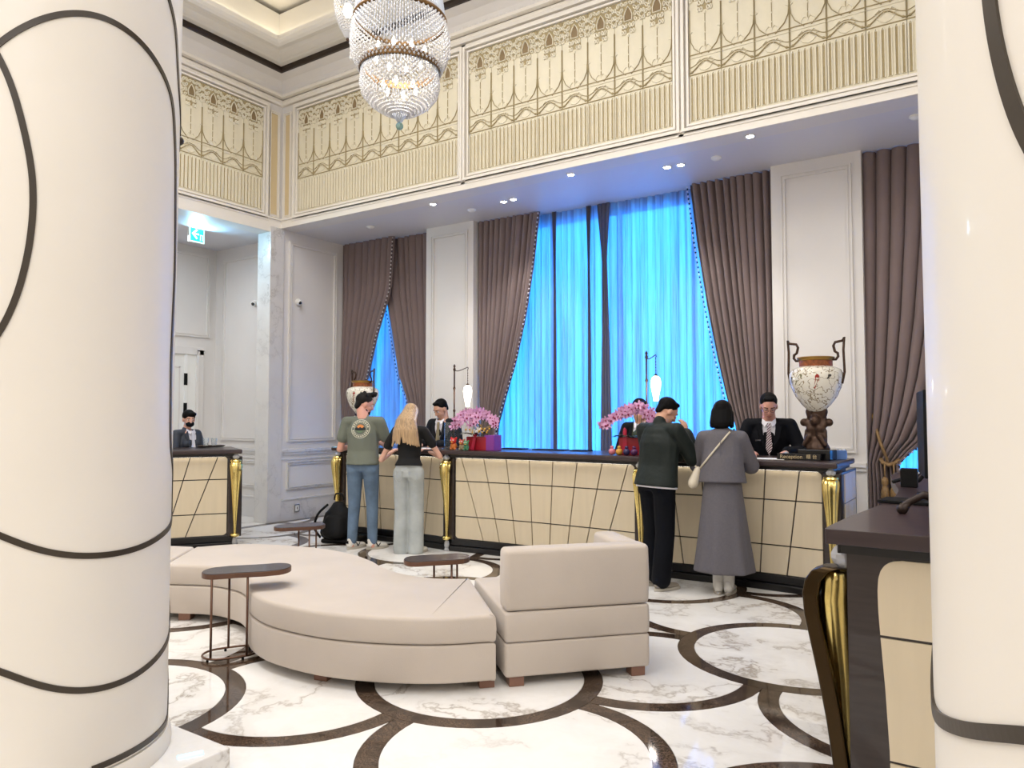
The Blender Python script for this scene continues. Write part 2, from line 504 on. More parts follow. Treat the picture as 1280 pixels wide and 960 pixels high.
for i in range(N_):
    j = (i + 1) % N_
    for k in range(3): fs.append((i * 4 + k, i * 4 + k + 1, j * 4 + k + 1, j * 4 + k))
ring_mb.add(vs, fs); ring_me = ring_mb.mesh('inlay_band', M['marble_dark'])
fx0, fx1, fy0, fy1 = XW + .14, XE, YS, 8.08
shared = {}
shared['disc'] = flat(disc_poly, 'marble_slab', 'marble_white')
shared['star'] = flat(star_poly, 'marble_slab', 'marble_white')
odd_defs = {0: odd_shapes(pi / 4), 1: odd_shapes(-pi / 4)}
odd_me = {k: [(n, p, mt, flat(p, n, mt)) for n, p, mt in v] for k, v in odd_defs.items()}
def place(name, me, poly, mt, cx, cy):
    xs = [p[0] + cx for p in poly]; ys = [p[1] + cy for p in poly]
    if min(xs) >= fx0 and max(xs) <= fx1 and min(ys) >= fy0 and max(ys) <= fy1:
        obj(name, me, floor, (cx, cy, 0)); return
    if max(xs) < fx0 or min(xs) > fx1 or max(ys) < fy0 or min(ys) > fy1: return
    q = clip([(p[0] + cx, p[1] + cy) for p in poly], fx0, fx1, fy0, fy1)
    if len(q) > 2: obj(name, flat(q, name, mt), floor)
for i in range(-10, 7):
    for j in range(-5, 8):
        if (i + j) % 2: continue
        cx, cy = CX0 + S_ * i, CY0 + S_ * j
        if cx < fx0 - .75 or cx > 3.2 or cy < -.3: continue
        if i % 2 == 0:
            if ((i + j) // 2) % 2 == 0:
                place('marble_slab', shared['disc'], disc_poly, 'marble_white', cx, cy)
                ro = arc(0, 0, RO, 0, 2 * pi, N_)[:-1]
                if cx - RO >= fx0 and cy + RO <= fy1: obj('inlay_band', ring_me, floor, (cx, cy, 0))
                else:
                    for h in range(2):
                        poly = arc(0, 0, RO, h * pi, h * pi + pi, 28) + arc(0, 0, RI, h * pi + pi, h * pi, 28)
                        place('inlay_band', flat(poly, 'inlay_band', 'marble_dark'), poly, 'marble_dark', cx, cy)
            else:
                place('marble_slab', shared['star'], star_poly, 'marble_white', cx, cy)
        else:
            key = 0 if ((i - 1 + j - 1) // 2) % 2 == 0 else 1
            for n, p, mt, me in odd_me[key]: place(n, me, p, mt, cx, cy)
bd = MB(); bd.bb(XW, fx0 - .002, YF - .1, 8.08, -.014, 0.0); bd.bb(XW, fx0 - .002, -.5, YF - .102, -.014, 0)
bd.build('border_strip', M['marble_dark'], floor)
far = MB(); far.bb(-10.3, XW - .003, 4.5, 7.2, -.014, 0.0); far.build('marble_slab', M['marble_white'], floor)

def moulding_frame(parent, x0, x1, z0, z1, y, w=.05, d=.03, mt='paint', name='moulding', axis='y', mi=0):
    """rectangular picture-frame moulding with two steps, proud of plane y (towards -Y), or of plane x (towards +X)"""
    b = MB()
    for k, (o, ww, dd) in enumerate(((0, w * .35, d), (w * .35, w * .3, d * .55), (w * .65, w * .35, d * .85))):
        X0, X1, Z0, Z1 = x0 + o, x1 - o, z0 + o, z1 - o
        for a in ((X0, X0 + ww, Z0, Z1), (X1 - ww, X1, Z0, Z1), (X0 + ww, X1 - ww, Z0, Z0 + ww), (X0 + ww, X1 - ww, Z1 - ww, Z1)):
            if axis == 'y': b.bb(a[0], a[1], y - dd, y, a[2], a[3])
            elif axis == 'x': b.bb(y, y + dd, a[0], a[1], a[2], a[3])
    return b.build(name, M[mt], parent)

# ---- walls
w = MB()
w.bb(-10.5, XE, YF, YF + .25, ZS, 6.6)                   # upper wall over the window recess
w.bb(-10.5, XW + .0, 8.1, 8.35, 0, ZS)                   # closes the corner
for x0, x1 in ((-6.82, -5.98), (-1.99, -1.10)):
    w.bb(x0, x1, YW, YW + .55, 0, ZS)
w.bb(1.6, XE, YW, YW + .5, 0, ZS)
for x0, x1 in ((-8.58, -6.82), (-5.98, -1.99), (-1.10, 1.6)):
    w.bb(x0, x1, YW + .35, YW + .55, 0, .55)              # window sills
wall_n = struct(w.build('wall_north', M['paint']))
w = MB()
w.bb(XW - .45, XW, YF + .0, 8.1, 0, ZS)                   # return beside the recess
w.bb(XW - .25, XW, YS, YF, ZS - .08, 6.6)            # upper west wall
w.bb(XW - .25, XW, YS, 4.0, 0, ZS - .08)
w.bb(-10.5, -10.3, 3.8, 7.1, 0, 4.3)
w.bb(-10.5, XW - .45, YF + .15, YF + .4, 0, 4.3)
w.bb(-10.5, XW - .25, 3.75, 4.0, 0, 4.3)
wall_w = struct(w.build('wall_west', M['paint']))
w = MB(); w.bb(XE, XE + .2, YS, 8.6, 0, 6.6); struct(w.build('wall_east', M['paint_warm']))
w = MB(); w.bb(-9, XE, YS - .2, YS, 0, 6.6); struct(w.build('wall_south', M['paint_warm']))
# pilaster at the corner of the opening, and its wainscot in veined marble
w = MB(); w.bb(XW - .25, XW + .03, YF - .20, YF + .04, .0, 4.20, 0)
w.build('pilaster', M['marble_wall'], wall_w, bevel=.004)
# soffits
w = MB(); w.bb(XW, XE, YF + .0, 8.6, ZS, ZS + .12)
sof = struct(w.build('ceiling_recess', M['soffit']))
w = MB(); w.bb(-10.3, XW - .25, 4.0, YF + .2, 4.12, 4.25); sof2 = struct(w.build('ceiling_niche', M['soffit']))
# fascia band under the frieze
w = MB()
w.bb(XW, XE, YF - .02, YF, ZS - .0, 4.33); w.bb(XW, XE, YF - .045, YF - .02, 4.305, 4.33)
w.build('fascia', M['paint_warm'], wall_n)
w = MB()
w.bb(XW, XW + .02, YS, YF - .02, ZS - .08, 4.33); w.bb(XW + .02, XW + .045, YS, YF - .045, 4.305, 4.33)
w.build('fascia', M['paint_warm'], wall_w)

# ---- wainscot and wall panels in the recess and niche
def rails(parent, a0, a1, pos, axis, mt='panel_paint'):
    b = MB()
    for z0, z1, d in ((.98, 1.02, .035), (.94, .98, .02), (.87, .885, .015), (0, .29, .02), (.29, .31, .03)):
        if axis == 'x': b.bb(pos, pos + d, a0, a1, z0, z1)
        else: b.bb(a0, a1, pos - d, pos, z0, z1)
    return b.build('chair_rail', M[mt], parent)
rails(wall_w, YF + .04, 8.1, XW, 'x', 'marble_wall')
moulding_frame(wall_w, 7.10, 8.02, 1.13, 4.05, XW, axis='x')
moulding_frame(wall_w, 7.10, 8.06, .44, .84, XW, w=.04, axis='x', mt='marble_wall')
rails(wall_w, -10.28, XW - .46, YF + .15, 'y')
moulding_frame(wall_w, -10.1, -9.12, 1.13, 3.95, YF + .15)
moulding_frame(wall_w, -10.1, -9.12, .44, .84, YF + .15, w=.04)
moulding_frame(wall_w, 5.2, 6.98, 2.72, 4.02, -10.3, axis='x')
rails(wall_w, 6.9, 7.08, -10.3, 'x')
for x0, x1 in ((-6.82, -5.98), (-1.99, -1.10)):
    moulding_frame(wall_n, x0 + .10, x1 - .09, 1.13, 4.08, YW)
    moulding_frame(wall_n, x0 + .10, x1 - .09, .40, .86, YW, w=.04)
    b = MB()
    for z0, z1, d in ((.99, 1.03, .05), (.95, .99, .03), (0, .28, .03)): b.bb(x0 - .0, x1 + .0, YW - d, YW, z0, z1)
    b.build('chair_rail', M['paint'], wall_n)

# door in the niche: opening with frame and a bright room behind
dr = thing('door_1', '', ''); del dr['label']; del dr['category']; dr['kind'] = 'structure'
dr.location = (-10.3, 6.3, 0)
b = MB()
b.bb(0, .04, .46, .58, 0, 2.52); b.bb(0, .04, -1.3, .58, 2.44, 2.56); b.bb(.04, .06, .47, .50, 0, 2.5)
b.build('door_frame', M['paint'], dr, bevel=.005)
b = MB(); b.bb(.002, .012, -1.2, .46, 0, 2.44); b.build('door_leaf', M['white'], dr)
b = MB(); b.bb(.012, .03, .27, .31, 0, 2.44); b.build('door_edge', M['paper'], dr)
b = MB()
for k in range(5): b.bb(.013, .034, .265, .312, 2.15 - k * .45 - .18, 2.15 - k * .45)
build_each(b, 'hinge', M['black'], dr)
b = MB()
for y0, y1, z0, z1 in ((-.9, .2, 1.1, 2.25), (-.9, .2, .2, .95)):
    b.bb(.012, .02, y0, y0 + .02, z0, z1); b.bb(.012, .02, y1 - .02, y1, z0, z1); b.bb(.012, .02, y0, y1, z0, z0 + .02); b.bb(.012, .02, y0, y1, z1 - .02, z1)
b.build('door_moulding', M['paint'], dr)

# ---- frieze relief tiles
TW, TH = .3170, 1.46
def relief_tile():
    b = MB(); h = TW / 2
    V = lambda f: TH * (1 - f)
    b.bb(-h + .003, h - .003, -.002, .012, 0, TH, 1)
    # flutes: slots filled with shade colour, raised rims
    n = 6; sw = TW / n
    for k in range(n):
        c = -h + sw * (k + .5); w2 = sw * .27; y0, y1 = .02, V(.70)
        b.ridge([(c - w2, y0), (c - w2, y1), (c, y1 + .022), (c + w2, y1), (c + w2, y0)], .011, .014, 0, True)
        b.bb(c - w2 + .005, c + w2 - .005, -.004, 0, y0 + .004, y1, 2)
    # wave band with round studs
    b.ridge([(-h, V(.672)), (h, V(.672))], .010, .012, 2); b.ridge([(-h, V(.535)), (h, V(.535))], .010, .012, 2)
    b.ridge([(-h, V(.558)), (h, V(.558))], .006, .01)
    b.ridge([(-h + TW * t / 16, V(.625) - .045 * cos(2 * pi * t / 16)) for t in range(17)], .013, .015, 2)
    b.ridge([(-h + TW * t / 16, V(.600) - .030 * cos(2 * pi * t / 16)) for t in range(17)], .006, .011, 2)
    for sx in (-1, 1):
        b.ell((sx * (h - .028), -.006, V(.652)), (.013, .010, .013), 8, 2)
        b.ridge([(sx * .012, V(.60)), (sx * .05, V(.575)), (sx * .09, V(.60)), (sx * .05, V(.62))], .007, .012, 0, True)
        b.ridge([(sx * .0, V(.66)), (sx * .045, V(.648)), (sx * .08, V(.618))], .006, .011)
    # ogee arches rising to the joints
    for sx in (-1, 1):
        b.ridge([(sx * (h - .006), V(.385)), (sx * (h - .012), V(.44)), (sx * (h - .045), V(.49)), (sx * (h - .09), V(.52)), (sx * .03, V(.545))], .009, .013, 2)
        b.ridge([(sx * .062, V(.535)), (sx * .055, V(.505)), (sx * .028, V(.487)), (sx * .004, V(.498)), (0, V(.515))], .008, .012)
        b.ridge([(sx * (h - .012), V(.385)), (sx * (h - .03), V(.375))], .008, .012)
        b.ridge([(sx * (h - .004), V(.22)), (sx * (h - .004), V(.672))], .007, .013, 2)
    b.ridge([(0, V(.27)), (0, V(.50))], .006, .011, 2)
    for f in (.33, .40, .46): b.ell((0, -.006, V(f)), (.008, .008, .010), 6)
    # pierced fretwork: shade colour painted behind leaf shaped rims, and a pointed arch
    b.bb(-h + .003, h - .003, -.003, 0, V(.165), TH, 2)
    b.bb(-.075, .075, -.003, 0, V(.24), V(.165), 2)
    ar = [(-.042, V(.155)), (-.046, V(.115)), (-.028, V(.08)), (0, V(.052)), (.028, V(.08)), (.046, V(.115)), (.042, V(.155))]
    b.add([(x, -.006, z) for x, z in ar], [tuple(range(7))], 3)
    b.ridge(ar, .014, .018, 0, True)
    def leaf(cx, cz, L, W, a):
        pts = []
        for t in range(8):
            th = 2 * pi * t / 8; x, z = W * sin(th), L * cos(th)
            pts.append((cx + x * cos(a) - z * sin(a), cz + x * sin(a) + z * cos(a)))
        b.ridge(pts, .016, .018, 0, True)
    for sx in (-1, 1):
        for cx, f, L, W, a in ((.028, .028, .022, .012, .9), (.072, .025, .022, .012, -.5), (.115, .03, .024, .012, .4), (.145, .055, .022, .010, 0),
                               (.075, .07, .024, .013, .5), (.110, .08, .024, .013, -.6), (.080, .115, .024, .012, 0), (.118, .125, .024, .012, .5), (.145, .11, .02, .010, 0),
                               (.085, .155, .02, .012, .9), (.140, .16, .022, .011, .2), (.022, .19, .024, .011, .3), (.055, .19, .024, .012, -.3), (.035, .235, .02, .012, .2), (.064, .235, .02, .010, 0)):
            leaf(sx * cx, V(f), L, W, sx * a)
    b.ell((0, -.006, V(.262)), (.012, .012, .016), 8)
    return b.mesh('relief_tile', [M['relief'], M['relief_ground'], M['relief_shade'], M['relief_dark']])
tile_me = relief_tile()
def frieze_panel(parent, start, n, along, z0, label):
    """n relief tiles in a row; along 'x' on the north wall, 'y' on the west wall"""
    for k in range(n):
        c = start + TW * (k + .5)
        if along == 'x': obj('relief_tile', tile_me, parent, (c, YF - .012, z0))
        else: obj('relief_tile', tile_me, parent, (XW + .012, c, z0), (0, 0, pi / 2))
    s, e = start - .03, start + TW * n + .03
    b = MB()
    for o, ww, dd in ((0, .022, .035), (-.05, .03, .055), (-.085, .02, .03)):
        X0, X1, Z0, Z1 = s + o, e - o, z0 - .03 + o, z0 + TH + .03 - o
        for a in ((X0, X0 + ww, Z0, Z1), (X1 - ww, X1, Z0, Z1), (X0 + ww, X1 - ww, Z0, Z0 + ww), (X0 + ww, X1 - ww, Z1 - ww, Z1)):
            if along == 'x': b.bb(a[0], a[1], YF - dd, YF, a[2], a[3])
            else: b.bb(XW, XW + dd, a[0], a[1], a[2], a[3])
    b.build('relief_frame', M['paint_warm'], parent)
Z0F = 4.385
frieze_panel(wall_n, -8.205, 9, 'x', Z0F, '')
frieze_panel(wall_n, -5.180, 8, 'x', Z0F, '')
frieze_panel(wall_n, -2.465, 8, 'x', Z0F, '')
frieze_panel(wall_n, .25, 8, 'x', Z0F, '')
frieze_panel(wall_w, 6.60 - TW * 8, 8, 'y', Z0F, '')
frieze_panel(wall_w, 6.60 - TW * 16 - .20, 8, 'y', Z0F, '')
b = MB(); b.bb(-8.48, -8.395, YF - .02, YF, 4.38, 5.83); b.build('tan_strip', M['strip_tan'], wall_n)
moulding_frame(wall_n, -8.52, -8.355, 4.34, 5.87, YF, w=.035, d=.03, mt='paint_warm')
b = MB(); b.bb(XW, XW + .02, 6.745, 6.85, 4.38, 5.83); b.build('tan_strip', M['strip_tan'], wall_w)
moulding_frame(wall_w, 6.705, 6.89, 4.34, 5.87, XW, w=.035, d=.03, mt='paint_warm', axis='x')

# ---- cornice and coffered ceiling
def cornice_run(prof, mt, name, parent):
    """profile (projection, z) swept along the west and north walls with a mitre"""
    b = MB(); rings = []
    for end in ('s', 'c', 'e'):
        r = []
        for p, z in prof:
            if end == 's': r.append((XW + p, YS, z))
            elif end == 'c': r.append((XW + p, YF - p * .93, z))
            else: r.append((XE, YF - p * .93, z))
        rings.append(r)
    b.loft(rings, closed=True, cap=False)
    return b.build(name, M[mt], parent)
ceil_mb = MB()
ceil_mb.bb(-9, XE, YS, 8.6, 7.0, 7.2)
ceil_mb.bb(-9, XE, YF - .02, 8.6, 6.5, 7.0); ceil_mb.bb(-9, XW + .05, YS, YF, 6.5, 7.0)
ceiling = struct(ceil_mb.build('ceiling', M['ceiling']))
cornice_run([(0, 5.98), (.05, 5.98), (.07, 6.01), (.05, 6.05), (.03, 6.07), (0, 6.07)], 'paint_warm', 'cornice', ceiling)
cornice_run([(0, 6.08), (.10, 6.08), (.11, 6.11), (.06, 6.13), (0, 6.13)], 'paint_warm', 'cornice', ceiling)
cornice_run([(0, 6.13), (.05, 6.13), (.08, 6.20), (.15, 6.28), (.25, 6.33), (.25, 6.36), (0, 6.36)], 'paint', 'cornice', ceiling)
cornice_run([(.2, 6.335), (.28, 6.335), (.30, 6.36), (.30, 6.41), (.2, 6.41)], 'trim_dark', 'dark_trim', ceiling)
cornice_run([(.0, 6.40), (.38, 6.40), (.41, 6.42), (.44, 6.40), (.54, 6.42), (.58, 6.45), (.68, 6.44), (.70, 6.41), (.74, 6.43), (.77, 6.46), (.77, 6.52), (.70, 6.52), (.0, 6.54)], 'ceiling', 'cornice', ceiling)
# ribs on the cove band
b = MB()
x = XW + .35
while x < 2.0:
    b.bb(x, x + .022, YF - .060, YF - .03, 6.14, 6.19); x += .05
b2 = MB(); y = 2.0
while y < YF - .35:
    b2.bb(XW + .03, XW + .060, y, y + .022, 6.14, 6.19); y += .05
stuff(b.build('cove_rib', M['paint'], ceiling)); stuff(b2.build('cove_rib', M['paint'], ceiling))
# light trough of the coffer
cornice_run([(.615, 6.525), (.69, 6.525), (.69, 6.56), (.615, 6.56)], 'cove_glow', 'cove_light', ceiling)
cornice_run([(.0, 6.53), (.58, 6.53), (.60, 6.56), (.60, 6.93), (.0, 6.95)], 'ceiling', 'cove_fascia', ceiling)

# ---- windows behind the sheers
def window(n, x0, x1):
    f = MB(); y = YW + .42
    f.bb(x0, x1, y, y + .06, .55, .62); f.bb(x0, x1, y, y + .06, 4.08, ZS)
    k = max(1, round((x1 - x0) / 1.0))
    for i in range(k + 1):
        xx = lerp(x0 + .03, x1 - .03, i / k); f.bb(xx - .03, xx + .03, y, y + .06, .62, 4.08)
    o = struct(f.build('window_%d' % n, M['mullion']))
    for i in range(k):
        a, c = lerp(x0 + .03, x1 - .03, i / k) + .03, lerp(x0 + .03, x1 - .03, (i + 1) / k) - .03
        g = MB(); g.bb(a, c, y + .02, y + .03, .62, 4.08); g.build('pane', M['glass'], o)
window(1, -8.58, -6.82); window(2, -5.98, -1.99); window(3, -1.10, 1.6)


# ================================================================== COLUMNS
def column(c, r, label, loops, plinth):
    t = thing('column', label, 'column', (c[0], c[1], 0))
    prof = [(r + .010, .10), (r + .014, .125), (r + .010, .155), (r + .002, .175)]
    zz = [.18, 1.5, 3, 4.5, 6.0, 6.98]; rr = [r * .99, r * .992, r, r * 1.012, r * 1.02, r * 1.02]
    b = MB(); b.lathe([(q, z) for z, q in zip(zz, rr)], n=96); b.build('shaft', M['column'], t, smooth=False, auto=30)
    b = MB(); b.lathe(prof, n=64); b.build('base_ring', M['paint_warm'], t, auto=40)
    b = MB(); b.prism(plinth, 0, .10); b.build('plinth', M['marble_white'], t, bevel=.006)
    def rad(z): return interp(z, zz, rr)
    for lp in loops:
        raw = [Vector((a * r, z, 0)) for a, z in lp]; pts = []
        for u_, v_ in zip(raw, raw[1:]):
            n_ = max(1, int((v_ - u_).length / .012)); pts += [u_.lerp(v_, i / n_) for i in range(n_)]
        pts.append(raw[-1])
        for _ in range(3):
            pts = [sum((pts[max(0, min(len(pts) - 1, i + j))] for j in range(-4, 5)), Vector()) / 9 for i in range(len(pts))]
        pts = [Vector((q_.x / r, q_.y, 0)) for q_ in pts]
        vs = []; fs = []; n = len(pts); w = .011
        for i, p in enumerate(pts):
            q = pts[min(i + 1, n - 1)] - pts[max(i - 1, 0)]
            ta, tz = q.x * r, q.y; L = max(1e-6, sqrt(ta * ta + tz * tz)); na, nz = -tz / L * w / r, ta / L * w
            for sg, e in ((1, .0), (1, .0045), (-1, .0045), (-1, 0)):
                a, z = p.x + sg * na, p.y + sg * nz; R = rad(z) + e
                vs.append((R * cos(a), R * sin(a), z))
        for i in range(n - 1):
            for k in range(3): fs.append((i * 4 + k, i * 4 + k + 1, i * 4 + k + 5, i * 4 + k + 4))
        b = MB(); b.add(vs, fs); b.build('inlay_line', M['inlay'], t)
    return t
def on_col(c, r, px, py):
    """angle and height where a sight line meets the column shaft"""
    d = ray(px, py); a = d.x ** 2 + d.y ** 2; bq = -2 * (d.x * c[0] + d.y * c[1]); cc = c[0] ** 2 + c[1] ** 2 - r * r
    disc = bq * bq - 4 * a * cc
    tt = (-bq - sqrt(max(disc, 0))) / (2 * a)
    p = d * tt
    return (atan2(p.y - c[1], p.x - c[0]), p.z + CAMH)
LC, LR = (-3.314, 1.48), .50
def trace(c, r, pts): return [on_col(c, r, *p) for p in pts]
A0 = on_col(LC, LR, 219, 500)[0]
l1 = trace(LC, LR, [(0, 52), (30, 33), (60, 20), (95, 15), (130, 20), (160, 38), (185, 62), (205, 95), (216, 125)])
l1b = trace(LC, LR, [(0, 669), (37, 685), (75, 694), (112, 696), (150, 692), (180, 683), (205, 667), (216, 650)])
a1, z1 = l1[-1]; a2, z2 = l1b[-1]
def left_ext(l, dz): # continue on the hidden side
    a, z = l[0]; return [(a - .9, z + dz * 2.2), (a - .45, z + dz)]
mid = [(a1 + .10, z1 - .25), (a1 + .16, z1 - .7), (a1 + .10, 1.75), (a1 + .14, 1.35), (a2 + .10, z2 + .16)]
loopA = left_ext(l1, -.30) + l1 + mid + l1b[::-1] + [(l1b[0][0] - .5, l1b[0][1] + .12), (l1b[0][0] - 1.0, l1b[0][1] + .4)]
l2 = trace(LC, LR, [(0, 838), (37, 854), (75, 863.5), (95, 865), (131, 861), (168, 846), (190, 829), (207, 808), (216, 787)])
a3, z3 = l2[-1]
loopB = [(l2[0][0] - 1.0, l2[0][1] + .35), (l2[0][0] - .5, l2[0][1] + .1)] + l2 + [(a3 + .15, z3 + .12), (a3 + .5, z3 + .45), (a3 + 1.0, z3 + .8)]
l3 = trace(LC, LR, [(0, 72), (15, 105), (30, 160), (41, 215), (42, 265), (36, 315), (22, 370), (0, 417)])
loopC = [(l3[0][0] - .3, l3[0][1] + .25)] + l3 + [(l3[-1][0] - .3, l3[-1][1] - .22)]
l4 = trace(LC, LR, [(187, 958), (200, 935), (212, 908), (216, 885)])
a4, z4 = l4[-1]
loopD = [(l4[0][0] - .6, l4[0][1] + .02), (l4[0][0] - .2, l4[0][1] - .035)] + l4 + [(a4 + .12, z4 + .10), (a4 + .3, z4 + .4), (a4 + .8, z4 + .9)]
loopD = [(a, max(z, .20)) for a, z in loopD]
l5 = trace(LC, LR, [(209, -3), (215, 15), (219, 30)])
loopE = [(l5[0][0] - .5, l5[0][1] + .35)] + l5 + [(l5[-1][0] + .12, l5[-1][1] - .25), (l5[-1][0] + .5, l5[-1][1] - .5)]
pl = [(-2.748, 1.996), (-3.109, 1.998 + .16), (-3.52, 2.16), (-3.88, 2.0), (-3.9, .96), (-3.5, .8), (-2.9, .85), (-2.60, 1.2)]
pl = [(-2.745, 1.998), (-3.87, 1.998), (-3.87, .92), (-2.745, .92)]
column(LC, LR, 'round cream column with thin dark looping inlay lines at the left of the sofa', [loopA, loopB, loopC, loopD, loopE], [(x - LC[0], y - LC[1]) for x, y in pl])
g = MB(); g.box((0, 0, .003), (.10, .035, .006)); fl = g.build('floor_marker_light', M['floor_glow'], None, bevel=.002)
fp = onz(238, 944, .102); fl.location = (fp.x, fp.y, .10); fl.rotation_euler = (0, 0, radians(62)); tag(fl, 'small glowing blue marker strip lying on the white plinth of the left column', 'light')
RC, RR_ = (.393, 1.48), .50
r1 = trace(RC, RR_, [(1159, 876), (1163, 888), (1172, 899), (1185, 907), (1200, 913), (1220, 918), (1245, 918), (1279, 913)])
loopF = [(r1[0][0] - .9, r1[0][1] + .35), (r1[0][0] - .3, r1[0][1] + .14)] + r1 + [(r1[-1][0] + .5, r1[-1][1] + .05), (r1[-1][0] + 1.0, r1[-1][1] + .25)]
r2 = trace(RC, RR_, [(1234, 0), (1238, 30), (1245, 65), (1254, 100), (1266, 140), (1280, 178)])
loopG = [(r2[0][0] - .0, r2[0][1] + .2)] + r2 + [(r2[-1][0] + .3, r2[-1][1] - .25), (r2[-1][0] + .8, r2[-1][1] - .4)]
column(RC, RR_, 'round cream column with dark inlay band at the right edge of the picture', [loopF, loopG], [(.66 * cos(radians(22.5 + 45 * k)), .66 * sin(radians(22.5 + 45 * k))) for k in range(8)])
kb = MB(); kb.ell((0, 0, 0), .022, 12); kb.tube([(0, 0, 0), (-.06, -.03, 0)], .008, 6)
ko = kb.build('column_knob', M['trim_dark'], None, smooth=True); a = A0 + .12
kd = ray(223.5, 176); kd = kd * (3.60 / sqrt(kd.x ** 2 + kd.y ** 2)); ko.location = (kd.x, kd.y, kd.z + CAMH); ko.rotation_euler = (0, 0, radians(30))
tag(ko, 'dark round knob fixed high on the side of the left column', 'knob')

# ================================================================== RECEPTION DESKS
ZT = 1.12
def gold_leg(parent, x, y, rz):
    """crystal cap, fluted gold shaft bulging outwards at the top, flared foot on crystal"""
    T = Matrix.Translation((x, y, 0)) @ Matrix.Rotation(rz, 4, 'Z')
    prof = [(.985, .0, .050, .040), (.965, .012, .060, .050), (.93, .022, .062, .054), (.86, .024, .056, .050), (.72, .012, .044, .040), (.55, -.002, .032, .030), (.38, -.012, .022, .022), (.22, -.014, .014, .016), (.15, -.012, .012, .014)]
    rings = []; n = 32
    for z, o, w_, d_ in prof:
        r = []
        for k in range(n):
            a = 2 * pi * k / n; fl = 1 + .10 * cos(8 * a)
            r.append((w_ * fl * cos(a), -o + d_ * fl * sin(a), z))
        rings.append(r)
    b = MB(); b.loft(rings, mx=T); b.build('leg', M['gold'], parent, auto=60)
    b = MB(); b.lathe([(.012, .165), (.045, .155), (.052, .14), (.045, .125), (.012, .115)], (0, .012, 0), 20, mx=T)
    b.lathe([(.05, .97), (.062, .985), (.055, 1.0), (.03, 1.005)], (0, -.0, 0), 20, mx=T)
    build_each(b, 'collar', M['gold'], parent, auto=50)
    b = MB(); b.lathe([(.012, .118), (.024, .10), (.030, .06), (.022, .03), (.032, .012), (.032, 0)], (0, .012, 0), 10, mx=T)
    b.lathe([(.018, 1.005), (.036, 1.02), (.040, 1.04), (.025, 1.055), (.018, 1.068)], (0, 0, 0), 10, mx=T)
    build_each(b, 'crystal', M['crystal'], parent)
def desk(root, secs, depth, fan=True, right_end=True, left_end=True, zt=ZT, bow=.07, glow=True):
    """secs: list of x positions of the posts in local coordinates; front faces local -Y at y=0"""
    x0, x1 = secs[0], secs[-1]
    def front(x):
        for a, c in zip(secs, secs[1:]):
            if a - 1e-6 <= x <= c + 1e-6:
                u = (x - a) / (c - a); return bow * (4 * u * (1 - u)) ** .8
        return 0
    N = 14 * (len(secs) - 1)
    def outline(off, e=.0, back=None):
        bk = depth if back is None else back
        xs = [lerp(x0 - e, x1 + e, i / N) for i in range(N + 1)]
        return [(x, front(min(max(x, x0), x1)) + off) for x in xs] + [(x1 + e, bk), (x0 - e, bk)]
    # counter top with rounded edge
    b = MB(); b.prism(outline(-.115, .06, depth + .03), zt - .05, zt); b.build('worktop', M['wood_top'], root, bevel=.016, seg=3)
    b = MB(); b.prism(outline(-.045, .02, depth), zt - .085, zt - .05); b.build('cornice', M['wood_black'], root, bevel=.006)
    b = MB(); b.prism(outline(.012, -.01, depth - .02), .12, zt - .085); b.build('carcass', M['wood_dark'], root)
    b = MB(); b.prism(outline(-.05, .03, depth), 0, .06); b.prism(outline(-.02, .01, depth), .06, .135); b.build('plinth', M['wood_black'], root, bevel=.008)
    # shining strip under the worktop
    if glow:
        b = MB()
        for a, c in zip(secs, secs[1:]):
            n = 10
            for i in range(n):
                xa, xb = lerp(a + .1, c - .1, i / n), lerp(a + .1, c - .1, (i + 1) / n) - .01
                ya, yb = front(xa) - .028, front(xb) - .028
                b.add([(xa, ya, zt - .087), (xb, yb, zt - .087), (xb, yb + .012, zt - .087), (xa, ya + .012, zt - .087)], [(0, 1, 2, 3)])
        build_each(b, 'strip_light', M['desk_glow'], root)
    ztop, zb = zt - .092, .14
    for a, c in zip(secs, secs[1:]):
        sa, sc = a + .085, c - .085; W = sc - sa; mid = (sa + sc) / 2
        nc = max(3, round(W / .285))
        tops = [sa + W * (k - .45) / (nc - .9 + .0) for k in range(nc + 1)]
        tops[0], tops[-1] = sa - 1, sc + 1
        tops = [sa - 1] + [mid + (k - (nc - 1) / 2) * .288 for k in range(nc)] + [sc + 1]
        def sx(k, z):
            t_ = tops[k]
            if k == 0 or k == len(tops) - 1: return t_
            u = (z - zb) / (ztop - zb); return mid + (t_ - mid) * lerp(.72 if nc > 5 else .80, 1.0, u)
        zs = [zb, .385, .775, ztop]; g_ = .006
        for k in range(len(tops) - 1):
            for q in range(3):
                za, zc = zs[q] + (g_ if q else 0), zs[q + 1] - (g_ if q < 2 else 0)
                pts = []
                n = 3; bot = []; top = []
                xa0, xa1 = max(sa, sx(k, za) + g_), min(sc, sx(k + 1, za) - g_)
                xb0, xb1 = max(sa, sx(k, zc) + g_), min(sc, sx(k + 1, zc) - g_)
                if xa1 - xa0 < .01 and xb1 - xb0 < .01: continue
                xa1, xb1 = max(xa1, xa0 + .002), max(xb1, xb0 + .002)
                m_ = MB(); vs = []
                for i in range(n + 1):
                    for X, Z in ((lerp(xa0, xa1, i / n), za), (lerp(xb0, xb1, i / n), zc)):
                        for e in (.012, -.006): vs.append((X, front(X) + e, Z))
                fs = []
                for i in range(n):
                    o = i * 4; fs += [(o + 1, o + 5, o + 7, o + 3), (o, o + 4, o + 5, o + 1), (o + 2, o + 3, o + 7, o + 6)]
                fs += [(0, 1, 3, 2), (n * 4, n * 4 + 2, n * 4 + 3, n * 4 + 1)]
                m_.add(vs, fs); m_.build('panel', M['veneer'], root)
